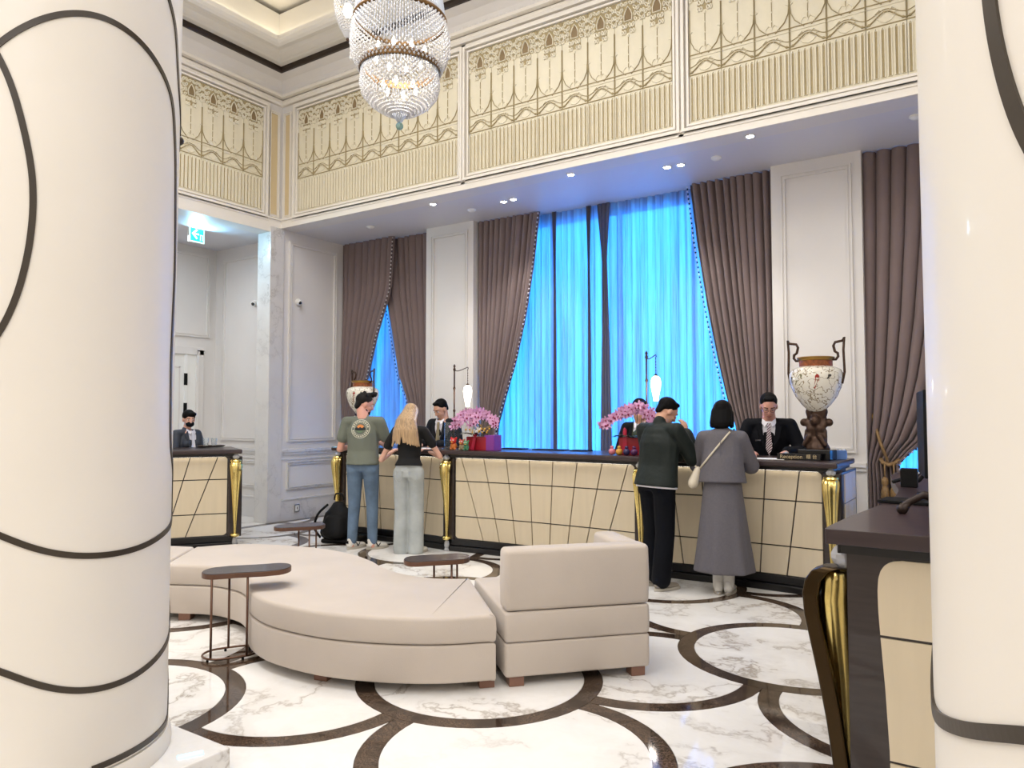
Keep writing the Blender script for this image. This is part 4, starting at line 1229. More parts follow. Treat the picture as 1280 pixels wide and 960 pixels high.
# small companion pendant
pp = Vector((0, 0, 0)); dpx = 7.4
px_ = (430 - 640) / FPX * dpx
P0 = _r * px_ + Vector((-sin(YAW), cos(YAW), 0)) * dpx
R2 = lambda px: px / FPX * dpx
cz2 = lambda py: CAMH + (520.5 - py) / FPX * dpx
pn = thing('crystal_pendant', 'smaller crystal pendant cluster behind the upper left of the chandelier', 'chandelier', (P0.x, P0.y, 0))
b = MB(); bead_tier(b, [(R2(17), cz2(-8)), (R2(15), cz2(8)), (R2(11), cz2(20)), (R2(5), cz2(32)), (R2(2), cz2(37))], 26, 18, .020); stuff(b.build('bead_basket', M['crystal_bead'], pn))
b = MB(); prisms(b, R2(10), cz2(-30), R2(17), cz2(-10), 30, .018); stuff(b.build('top_prisms', M['crystal_prism'], pn))
b = MB(); b.lathe([(R2(17), -.012), (R2(17) + .008, 0), (R2(17), .012), (R2(17) - .012, 0)], (0, 0, cz2(-9)), 32, cap=False); b.build('metal_ring', M['gold'], pn)
b = MB(); b.tube([(0, 0, cz2(-30)), (0, 0, 6.98)], .012, 6); b.build('stem', M['gold'], pn)
b = MB(); b.ell((0, 0, cz2(40)), .018, 8); b.build('finial', M['bronze'], pn, smooth=True)
b = MB(); b.ell((0, 0, cz2(2)), (.05, .05, .08), 10); b.build('bulb', M['bulb'], pn, smooth=True)

# ================================================================== THINGS ON THE DESKS
def desk_lamp(x, y, arm_dx, label, ztop=2.11):
    t = thing('hook_lamp', label, 'lamp', (x, y, ZT))
    H = ztop - ZT
    b = MB(); b.lathe([(.08, 0), (.08, .012), (.03, .025), (.014, .04)], n=24); b.build('base', M['bronze'], t, auto=40)
    b = MB(); b.tube([(0, 0, .03), (0, 0, H - .02)], .0095, 8)
    for z in (H * .45, H * .72, H - .05): b.lathe([(.010, -.02), (.017, 0), (.010, .02)], (0, 0, z), 10)
    b.lathe([(.012, 0), (.016, .01), (.003, .035)], (0, 0, H - .02), 10); b.build('pole', M['bronze'], t, auto=50)
    b = MB(); b.tube(catmull([(0, 0, H - .06), (arm_dx * .3, 0, H - .068), (arm_dx * .75, 0, H - .045), (arm_dx, 0, H - .03), (arm_dx + .005, 0, H - .055)], 5), .005, 6); b.build('arm', M['bronze'], t, smooth=True)
    b = MB(); b.tube([(arm_dx, 0, H - .05), (arm_dx, 0, H - .235)], .003, 5)
    for k in range(6): b.ell((arm_dx, 0, H - .07 - k * .03), (.006, .006, .010), 6)
    b.build('chain', M['bronze'], t)
    b = MB(); b.lathe([(.008, .0), (.022, -.012), (.018, -.03)], (arm_dx, 0, H - .225), 14); b.build('cap', M['bronze'], t, auto=50)
    b = MB(); b.lathe([(.020, -.245), (.042, -.265), (.052, -.31), (.048, -.36), (.036, -.42), (.026, -.47), (.024, -.50)], (arm_dx, 0, H), 20); b.build('lamp_shade', M['shade_glow'], t, smooth=False, auto=50)
    l = D.lights.new('lamp_light', 'POINT'); l.energy = 6; l.color = (1, .9, .78); l.shadow_soft_size = .05
    o = D.objects.new('lamp_light', l); COL.objects.link(o); o.parent = t; o.location = (arm_dx, -.12, H - .38)
desk_lamp(-5.446, 7.0, .20, 'bronze hook lamp with white glass drop beside the narrow pilaster')
desk_lamp(-2.975, 7.0, .10, 'bronze hook lamp with white glass drop in front of the blue window', 2.15)

# ---- urns
m = D.materials.new('porcelain'); m.use_nodes = True; t_ = NT(m)
co = t_.n('ShaderNodeTexCoord'); nz = t_.n('ShaderNodeTexNoise', i_Scale=15.0, i_Detail=3.0); t_.l(co.outputs['Object'], nz.inputs['Vector'])
sb = t_.n('ShaderNodeMath', operation='SUBTRACT', i_1=.5); t_.l(nz.outputs[0], sb.inputs[0]); ab = t_.n('ShaderNodeMath', operation='ABSOLUTE'); t_.l(sb.outputs[0], ab.inputs[0])
c1 = t_.ramp(ab.outputs[0], [(0, srgb('#8b7a5e')), (.012, srgb('#9c8d72')), (.024, srgb('#e9e4d6'))])
vo = t_.n('ShaderNodeTexVoronoi', i_Scale=26.0); t_.l(co.outputs['Object'], vo.inputs['Vector'])
c2 = t_.ramp(vo.outputs[0], [(0, srgb('#7d6a4e')), (.13, srgb('#a89878')), (.17, (1, 1, 1, 1))])
mxx = t_.n('ShaderNodeMix', data_type='RGBA', blend_type='MULTIPLY', i_0=1.0); t_.l(c1, mxx.inputs[6]); t_.l(c2, mxx.inputs[7]); t_.l(mxx.outputs[2], t_.b.inputs['Base Color'])
t_.b.inputs['Roughness'].default_value = .12; M['porcelain'] = m
M['urn_band'] = mat('urn_band', '#8a4a20', .3, noise=.5, nscale=40)
M['gilt'] = mat('gilt', '#b08a48', .3, .8)
M['bird_red'] = mat('bird_red', '#a02c22', .3); M['bird_dark'] = mat('bird_dark', '#3e3a34', .3); M['bird_olive'] = mat('bird_olive', '#7d7a55', .3)
def urn(x, y, label, s=1.0, z=ZT):
    t = thing('urn', label, 'urn', (x, y, z), -.1)
    k = s
    b = MB(); b.box((0, 0, .045 * k), (.27 * k, .20 * k, .09 * k)); b.build('plinth', M['black_gloss'], t, bevel=.004)
    prof = [(.045, .41), (.075, .435), (.12, .48), (.17, .55), (.205, .63), (.222, .70), (.222, .75), (.205, .785), (.165, .805), (.14, .815)]
    prof = [(r * k * 1.0, zz_ * k) for r, zz_ in prof]
    b = MB(); b.lathe(prof, n=40); body = b.build('body', M['porcelain'], t, smooth=False, auto=60)
    b = MB(); b.lathe([(.137 * k, .812 * k), (.137 * k, .865 * k)], n=40); b.build('neck_band', M['urn_band'], t, auto=60)
    b = MB(); b.lathe([(.138 * k, .865 * k), (.152 * k, .88 * k), (.156 * k, .895 * k), (.14 * k, .90 * k)], n=40); b.build('rim', M['gilt'], t, auto=60)
    for sx in (-1, 1):
        pts = [(.215, .70), (.228, .80), (.225, .90), (.222, 1.0), (.225, 1.065), (.15, 1.03), (.138, .985), (.155, .955), (.152, .93), (.175, .925), (.185, .90), (.17, .87), (.145, .865)]
        pts = [(.217, .66), (.238, .76), (.235, .85), (.232, .95), (.240, 1.06), (.225, 1.03), (.165, 1.02), (.150, .99), (.162, .94), (.185, .925), (.188, .895), (.168, .87), (.142, .872)]
        b = MB(); b.tube([(sx * p[0] * k, 0, p[1] * k) for p in pts], .0115 * k, 6); b.build('handle', M['bronze'], t, smooth=True)
    # decal birds on the porcelain
    def rad(zz_): return interp(zz_, [p[1] for p in prof], [p[0] for p in prof])
    def decal(poly, a0, z0, mt):
        b = MB(); vs = []
        for u, v in poly:
            zz_ = z0 * k + v * k; r = rad(zz_) + .0015; a = a0 + u * k / rad(z0 * k); vs.append((r * cos(a), r * sin(a), zz_))
        b.add(vs, [tuple(range(len(vs)))]); b.build('painted_bird', M[mt], t)
    bird = [(0, -.07), (.012, -.03), (.03, .0), (.034, .03), (.02, .05), (.008, .045), (-.002, .03), (.0, .0), (-.006, -.03), (-.014, -.075)]
    bird2 = [(-.05, -.05), (-.02, -.02), (.0, -.012), (.025, .008), (.035, .03), (.022, .045), (.006, .035), (-.012, .012), (-.03, -.015), (-.06, -.05)]
    decal(bird, radians(-75), .69, 'bird_red'); decal(bird2, radians(-112), .70, 'bird_olive'); decal([(p[0] * .6, p[1] * .5) for p in bird], radians(-138), .70, 'bird_dark'); decal([(p[0] * .9, p[1] * .35) for p in bird], radians(-48), .72, 'bird_dark')
    # bronze group of crouching figures carrying the body
    b = MB()
    b.cap((0, 0, .10 * k), (.11 * k, .09 * k), (0, 0, .16 * k), (.08 * k, .07 * k))
    for sx in (-1, 1):
        b.cap((sx * .03 * k, -.02 * k, .15 * k), .035 * k, (sx * .035 * k, -.03 * k, .27 * k), .045 * k)
        b.cap((sx * .035 * k, -.03 * k, .27 * k), .04 * k, (sx * .075 * k, .0, .33 * k), .030 * k)
        b.ell((sx * .105 * k, -.01, .325 * k), (.036 * k, .034 * k, .036 * k), 12)
        b.cap((sx * .075 * k, -.03 * k, .25 * k), .020 * k, (sx * .085 * k, -.05 * k, .15 * k), .016 * k)
        b.cap((sx * .05 * k, -.06 * k, .20 * k), .026 * k, (sx * .09 * k, -.07 * k, .13 * k), .020 * k)
        b.cap((sx * .03 * k, 0, .30 * k), .03 * k, (sx * .06 * k, 0, .42 * k), .035 * k)
    b.ell((0, -.05 * k, .34 * k), (.045 * k, .045 * k, .05 * k), 12)
    b.cap((0, 0, .33 * k), (.05 * k, .05 * k), (0, 0, .43 * k), (.07 * k, .06 * k))
    remesh(b, 'figure_base', .008, M['bronze'], t)
    return t
def remesh(b, name, voxel, mt, parent, it=1, loc=None, holes=None):
    me = b.mesh('tmp', mt); o = D.objects.new('tmp', me); COL.objects.link(o)
    md_ = o.modifiers.new('r', 'REMESH'); md_.mode = 'VOXEL'; md_.voxel_size = voxel
    sm = o.modifiers.new('s', 'SMOOTH'); sm.iterations = it; sm.factor = .5
    dg = bpy.context.evaluated_depsgraph_get(); ev = o.evaluated_get(dg)
    nm = D.meshes.new_from_object(ev, depsgraph=dg); nm.name = name
    D.objects.remove(o); D.meshes.remove(me)
    nm.materials.clear(); nm.materials.append(mt)
    nm.polygons.foreach_set('use_smooth', [True] * len(nm.polygons))
    q = D.objects.new(name, nm); COL.objects.link(q); q.parent = parent
    if loc: q.location = loc
    return q
urn(-1.325, 6.86, 'tall painted porcelain urn with bronze handles at the right end of the desk')
urn(-6.83, 6.86, 'painted porcelain urn with bronze handles standing behind the man in the green-grey shirt', .93)

# reception sign at the foot of the right urn
M['letter'] = mat('letter', '#c9b48c', .4)
t = thing('reception_sign', 'black block sign lettered Reception in front of the right urn', 'sign', (-1.445, 6.70, ZT), -.02)
b = MB(); b.box((0, 0, .028), (.36, .035, .056)); b.build('block', M['black_gloss'], t, bevel=.003)
def text(s, size, parent, loc, mt, rz=0):
    c = D.curves.new('lettering', 'FONT'); c.body = s; c.size = size; c.extrude = .0008; c.align_y = 'CENTER'
    o = D.objects.new('tmp', c); COL.objects.link(o); dg = bpy.context.evaluated_depsgraph_get()
    me = D.meshes.new_from_object(o.evaluated_get(dg)); D.objects.remove(o); me.name = 'lettering'
    me.materials.clear(); me.materials.append(M[mt])
    q = D.objects.new('lettering', me); COL.objects.link(q); q.parent = parent; q.location = loc; q.rotation_euler = (pi / 2, 0, rz); q['kind'] = 'stuff'; return q
text('Reception', .046, t, (-.155, -.0185, .028), 'letter'); text('\u6ac3 \u53f0', .040, t, (.062, -.0185, .030), 'letter')
o = MB().box((0, 0, .0015), (.30, .20, .003)).build('paper', M['paper'], None, loc=(-1.72, 6.75, ZT), rz=.1); tag(o, 'white paper lying on the desk before the bespectacled clerk', 'paper')
o = MB().box((0, 0, .0015), (.21, .15, .003)).build('paper', M['paper'], None, loc=(-5.62, 6.72, ZT), rz=.3); tag(o, 'white paper on the desk under the blonde woman\'s hand', 'paper')
for x, lab, c in ((-4.25, 'dark flat tray lying on the desk left of the middle', 'tray'), (-3.98, 'flat dark holder on the worktop nearer the right orchid', 'tray')):
    pass
for px, w_, lab in ((645, .30, 'flat dark pad on the far side of the worktop under the left sheer folds'), (690, .40, 'long flat dark pad on the far side of the worktop in the middle'), (728, .22, 'short flat dark pad on the worktop towards the right orchid')):
    P = onz(px, 561.5, ZT); x = ony(px, 560, 7.15).x
    b = MB(); b.box((0, 0, .006), (w_, .14, .012)); tag(b.build('desk_pad', M['black'], None, bevel=.003, loc=(x, 7.12, ZT)), lab, 'pad')
t = thing('card_holder', 'small blue box beside the right urn at the desk end', 'box', (-1.165, 7.02, ZT)); M['blue_box'] = mat('blue_box', '#5f86c8', .4)
b = MB(); b.box((0, 0, .04), (.10, .05, .08)); b.build('box', M['blue_box'], t, bevel=.004)
for k in range(3): MB().box((-.03 + k * .03, -.0, .085), (.022, .03, .012)).build('card', M['paper'], t)
o = MB().ell((0, 0, .03), (.04, .03, .032), 10).ell((.005, -.01, .055), .014, 8).build('figurine', M['crystal_prism'], None, smooth=True, loc=(-1.575, 6.80, ZT)); tag(o, 'small clear glass figurine behind the Reception sign', 'figurine')

# ---- orchids
M['leaf'] = mat('leaf', '#22382a', .35, noise=.2); M['stem_green'] = mat('stem_green', '#4c5a32', .5)
M['petal'] = mat('petal', '#dfa8cf', .55, noise=.08, nscale=60); M['petal_lip'] = mat('petal_lip', '#8e2450', .5); M['petal_white'] = mat('petal_white', '#ece6e2', .5); M['yellow'] = mat('yellow', '#d8a63c', .5)
M['pot_red'] = mat('pot_red', '#a81c2c', .35); M['pot_purple'] = mat('pot_purple', '#8a3a98', .4); M['ribbon'] = mat('ribbon', '#b01838', .35)
def flower_mesh(nm, pet, s=.042):
    b = MB()
    for k, (a, L, W) in enumerate(((0, 1, .38), (72, 1.0, .62), (144, .95, .36), (216, .95, .36), (288, 1.0, .62))):
        a = radians(a); n = 6; vs = [(0, 0, 0)]
        for i in range(n):
            th = 2 * pi * i / n; u = .55 + .45 * cos(th); v = W * .55 * sin(th)
            x, z = v, u * L; vs.append((s * (x * cos(a) + z * sin(a)), -s * .18 * u * u + .0, s * (z * cos(a) - x * sin(a))))
        b.add(vs, [(0, 1 + i, 1 + (i + 1) % n) for i in range(n)])
    b.ell((0, -.010, -.004), (s * .2, s * .28, s * .24), 6, 1)
    return b.mesh(nm, [M[pet], M['petal_lip'] if pet == 'petal' else M['yellow']])
fl_pink = flower_mesh('flower', 'petal', .052); fl_white = flower_mesh('flower', 'petal_white', .046)
def leaf_obj(parent, p0, dirv, L, W, mt='leaf', droop=.4):
    b = MB(); vs = []; fs = []; n = 7; d = Vector(dirv).normalized(); s_ = d.cross(Vector((0, 0, 1))).normalized()
    for i in range(n + 1):
        q = i / n; c = Vector(p0) + d * (L * q) + Vector((0, 0, -droop * L * q * q)); w_ = W * sin(pi * min(.98, q * .9 + .1)) ** .7
        for e, h in ((-1, .25), (0, 0), (1, .25)): vs.append(c + s_ * (w_ * e * .5) + Vector((0, 0, h * w_ * .5)))
    for i in range(n):
        for k in range(2): fs.append((i * 3 + k, i * 3 + k + 1, i * 3 + k + 4, i * 3 + k + 3))
    b.add(vs, fs); return b.build('leaf', M[mt], parent, smooth=True)
def orchid(x, y, label, seed, stems, pot, white=0):
    rnd = random.Random(seed); t = thing('potted_orchid', label, 'plant', (x, y, ZT))
    pot(t)
    for k, st in enumerate(stems):
        pts = catmull([Vector(p) for p in st], 8); b = MB(); b.tube(pts, .0035, 5); b.build('stem', M['stem_green'], t, smooth=True)
        n = len(pts); m0 = int(n * .38)
        for i in range(m0, n, 3):
            p = pts[i]
            for e in (-1, 1):
                o = obj('flower', fl_pink, t, (p.x + e * .022 + rnd.uniform(-.01, .01), p.y - .02 - rnd.uniform(0, .02), p.z + rnd.uniform(-.018, .018)), (rnd.uniform(-.3, .4), rnd.uniform(-.4, .4), radians(18) + rnd.uniform(-.5, .5)))
                sc = rnd.uniform(.8, 1.1); o.scale = (sc,) * 3
    for k in range(white):
        obj('flower', fl_white, t, (rnd.uniform(-.14, .10), -.07 - rnd.uniform(0, .04), rnd.uniform(.17, .25)), (rnd.uniform(-.3, .3), rnd.uniform(-.5, .5), rnd.uniform(-.5, .5)))
    for k in range(9):
        a = rnd.uniform(0, 2 * pi); leaf_obj(t, (.05 * cos(a), .03 * sin(a) - .03, .16), (cos(a), sin(a) * .6 - .35, .55), rnd.uniform(.14, .22), .075)
    return t
def pot_a(t):
    b = MB(); b.box((.02, 0, .075), (.27, .16, .15)); b.build('pot', M['pot_red'], t, bevel=.006)
    b = MB(); b.box((.195, .0, .085), (.13, .15, .17)); b.build('gift_box', M['pot_purple'], t, bevel=.004)
    b = MB(); b.add([(-.01, -.085, .15), (.03, -.085, .16), (.02, -.12, .0), (-.03, -.12, .01)], [(0, 1, 2, 3)]); b.ell((.01, -.085, .17), (.03, .015, .02), 8); b.build('ribbon', M['ribbon'], t)
    for k in range(9):
        b = MB(); b.ell((.07 + .025 * k * .7, -.09 - .01 * (k % 2), .20 + .02 * ((k * 7) % 3)), (.014, .010, .012), 6); b.build('yellow_flower', M['yellow'], t, smooth=True)
orchid(-4.88, 6.72, 'pink orchids in a red and purple pot beside the suited clerk', 3,
       [[(-.05, 0, .14), (-.08, 0, .30), (-.14, -.02, .40), (-.24, -.06, .32), (-.27, -.08, .24)], [(-.02, 0, .14), (-.04, 0, .34), (-.08, -.02, .43), (-.17, -.06, .38), (-.22, -.09, .28)],
        [(.0, 0, .14), (.02, 0, .34), (.05, -.01, .44), (-.02, -.06, .42), (-.10, -.09, .33)], [(.04, 0, .14), (.07, 0, .32), (.13, -.02, .41), (.05, -.07, .36), (-.02, -.09, .27)],
        [(.06, 0, .14), (.12, 0, .30), (.20, -.02, .36), (.27, -.05, .33), (.29, -.07, .28)]], pot_a, 7)
def pot_b(t):
    b = MB(); b.box((.05, 0, .085), (.34, .18, .17)); b.build('pot', M['pot_red'], t, bevel=.006)
    b = MB(); b.add([(-.06, -.095, .24), (-.03, -.095, .25), (-.02, -.10, .0), (-.08, -.10, .01)], [(0, 1, 2, 3)]); b.ell((-.05, -.10, .22), (.02, .012, .05), 8); b.build('ribbon', M['ribbon'], t)
orchid(-3.02, 6.77, 'pink orchids in a red pot beside the man in the dark jacket', 5,
       [[(-.02, 0, .16), (.0, 0, .32), (-.04, -.02, .41), (-.14, -.06, .38), (-.24, -.08, .31), (-.28, -.09, .27)], [(.02, 0, .16), (.04, 0, .36), (.02, -.01, .46), (-.07, -.06, .43), (-.16, -.08, .36)],
        [(.05, 0, .16), (.09, 0, .36), (.12, -.02, .47), (.04, -.06, .46), (-.05, -.09, .39)], [(.08, 0, .16), (.14, 0, .34), (.19, -.02, .42), (.23, -.06, .36), (.24, -.08, .28)]], pot_b, 0)
# dolls and baubles at the pots
def doll(x, y, c1, c2, label, s=1.0):
    M.setdefault(c1, mat('doll_' + c1[1:], c1, .5)); M.setdefault(c2, mat('doll_' + c2[1:], c2, .5))
    t = thing('lion_doll', label, 'doll', (x, y, ZT), .2)
    b = MB(); b.ell((0, 0, .04 * s), (.035 * s, .03 * s, .04 * s), 12)
    for sx in (-1, 1): b.ell((sx * .022 * s, -.015 * s, .014 * s), (.014 * s, .016 * s, .014 * s), 8)
    b.build('body', M[c2], t, smooth=True)
    b = MB(); b.ell((0, -.012 * s, .09 * s), (.034 * s, .03 * s, .03 * s), 12)
    for sx in (-1, 1): b.ell((sx * .026 * s, 0, .115 * s), (.012 * s, .008 * s, .014 * s), 8)
    b.build('head', M[c1], t, smooth=True)
    for sx in (-1, 1):
        b = MB(); b.ell((sx * .013 * s, -.040 * s, .097 * s), .006 * s, 8); b.build('eye', M['white'], t, smooth=True)
    b = MB(); b.ell((0, -.042 * s, .078 * s), (.014 * s, .006 * s, .006 * s), 8); b.build('mouth', M['yellow'], t, smooth=True)
doll(-5.09, 6.535, '#c02420', '#c8702c', 'red headed lion doll with orange body, leftmost before the left orchid', 1.15)
doll(-4.98, 6.545, '#b8584a', '#a09070', 'pinkish doll between the red lion doll and the green doll')
doll(-4.905, 6.525, '#5a9068', '#3f7a58', 'green doll lying before the red pot of the left orchid', .9)
for k, (dx, c, lab) in enumerate(((-.135, '#d07a88', 'pink bauble at the left corner of the right red pot'), (-.058, '#d8a040', 'yellow bauble at the right red pot'), (.02, '#38305c', 'dark blue bauble at the right red pot'), (.098, '#5a2c5c', 'purple bauble at the right red pot, nearest the dark jacket'))):
    M[c] = mat('bauble_' + c[1:], c, .25); b = MB(); b.ell((0, 0, .035), .035, 12); b.ell((0, -.0, .078), (.02, .02, .016), 8)
    tag(b.build('bauble', M[c], None, smooth=True, loc=(-3.02 + dx, 6.56, ZT)), lab, 'ornament', 'baubles before the right orchid pot')
t = thing('acrylic_stand', 'clear upright sign stand between the suited clerk and the left orchid', 'sign stand', (-5.24, 6.66, ZT))
b = MB(); b.box((0, 0, .16), (.16, .006, .30)); b.build('panel', M['glass'], t); b = MB(); b.box((0, 0, .006), (.18, .08, .012)); b.build('base', M['glass'], t)

# ---- on the near desk
M['claw'] = mat('claw', '#2b1d17', .4, .4)
k_ = MB(); k_.box((0, 0, .007), (.30, .17, .014)); P = onz(1132, 630, ZT)
tag(k_.build('desk_pad', M['black'], None, bevel=.003, loc=(P.x + .05, P.y + .05, ZT), rz=-.1), 'flat black pad lying on the near desk at right', 'pad')
P = onz(1128, 616, ZT); b = MB(); b.box((0, 0, .05), (.08, .06, .10)); tag(b.build('speaker_box', M['black'], None, bevel=.004, loc=(P.x, P.y + .35, ZT)), 'small upright black box at the far end of the near desk', 'box')
t = thing('claw_stand', 'dark bronze claw footed stand at the edge of the near desk', 'stand', (-.245, 3.28, ZT))
b = MB(); b.cap((-.075, -.03, .018), .022, (-.06, -.02, .035), .016); b.cap((-.06, -.02, .04), .014, (.0, .0, .075), .014); b.cap((.0, 0, .075), .016, (.04, .01, .06), .02); b.cap((.05, .01, .06), .03, (.06, .0, .14), .02)
remesh(b, 'claw_leg', .006, M['claw'], t)
b = MB(); b.lathe([(.05, .0), (.05, .02), (.02, .05), (.012, .12), (.018, .2), (.012, .3)], (.07, 0, 0), 14); b.build('stem', M['bronze'], t, auto=40)
t = thing('monitor', 'black monitor seen edge on, beside the right column', 'monitor', (-.285, 4.0, ZT), radians(8))
b = MB(); b.box((0.0, .0, .30), (.05, .44, .40)); b.build('screen', M['black'], t, bevel=.006)
b = MB(); b.box((.04, 0, .08), (.04, .06, .16)); b.build('neck', M['black'], t, bevel=.004); b = MB(); b.box((.05, 0, .006), (.18, .22, .012)); b.build('base', M['black'], t, bevel=.004)
t = thing('headset', 'tangled black and silver headset cable before the small black box', 'headset', (-.40, 4.62, ZT))
b = MB(); b.tube(catmull([(-.10, 0, .012), (-.04, .03, .03), (.02, 0, .02), (.05, .05, .05), (.10, .02, .06), (.14, .05, .02)], 6), .010, 6); b.build('cable', M['black'], t, smooth=True)
b = MB(); b.tube(catmull([(.0, 0, .02), (.04, -.01, .07), (.10, 0, .08), (.14, .02, .03)], 6), .008, 6); b.build('band', M['chrome'], t, smooth=True)
#PART4
# ================================================================== PEOPLE
M['skin_light'] = mat('skin_light', '#e2b09a', .5, sub=.1); M['skin'] = mat('skin', '#d3a288', .5); M['skin_pink'] = mat('skin_pink', '#d9a08c', .5)
M['hair_black'] = mat('hair_black', '#050405', .65, spec=.15); M['hair_brown'] = mat('hair_brown', '#0f0b0a', .6, spec=.25)
M['hair_blonde'] = mat('hair_blonde', '#b49672', .45, noise=.35, nscale=10, stretch=(9, 9, .8))
M['tee_grey'] = mat('tee_grey', '#6f7468', .85, bump=.6, bscale=9); M['tee_black'] = mat('tee_black', '#0b0b0d', .85, bump=.1, bscale=25)
M['denim'] = mat('denim', '#5e7288', .85, noise=.28, nscale=6, bump=.8, bscale=12); M['denim_pale'] = mat('denim_pale', '#acb1b0', .85, noise=.16, nscale=6, bump=.8, bscale=11)
M['denim_dark'] = mat('denim_dark', '#080a12', .85, spec=.2, noise=.3, nscale=6, bump=.3, bscale=14)
M['jacket_green'] = mat('jacket_green', '#1a2220', .6, spec=.3, noise=.12, nscale=6, bump=.9, bscale=9); M['suit_grey'] = mat('suit_grey', '#1d1f25', .8, spec=.2); M['suit_navy'] = mat('suit_navy', '#080a12', .8, spec=.2)
M['coat_grey'] = mat('coat_grey', '#636066', .85, noise=.06, nscale=60, bump=.7, bscale=7); M['jacket_staff'] = mat('jacket_staff', '#3b404b', .75)
M['shirt'] = mat('shirt', '#e6e4ea', .6); M['tie_gold'] = mat('tie_gold', '#8d8268', .5); M['shoe_white'] = mat('shoe_white', '#dedad2', .5); M['sole'] = mat('sole', '#b7b0a4', .6)
M['eye_white'] = mat('eye_white', '#e9e6e2', .3); M['iris'] = mat('iris', '#20140f', .2); M['lip'] = mat('lip', '#a9655b', .5); M['bag_cream'] = mat('bag_cream', '#d8cdb8', .5); M['shoe_grey'] = mat('shoe_grey', '#8d8478', .6)
m = D.materials.new('tie_stripe'); m.use_nodes = True; t_ = NT(m)
co = t_.n('ShaderNodeTexCoord'); wv = t_.n('ShaderNodeTexWave', i_Scale=26.0); wv.bands_direction = 'DIAGONAL'; t_.l(co.outputs['Object'], wv.inputs['Vector'])
t_.l(t_.ramp(wv.outputs[0], [(.45, srgb('#5c2f3c')), (.5, srgb('#d9cfd2'))]), t_.b.inputs['Base Color']); M['tie_stripe'] = m

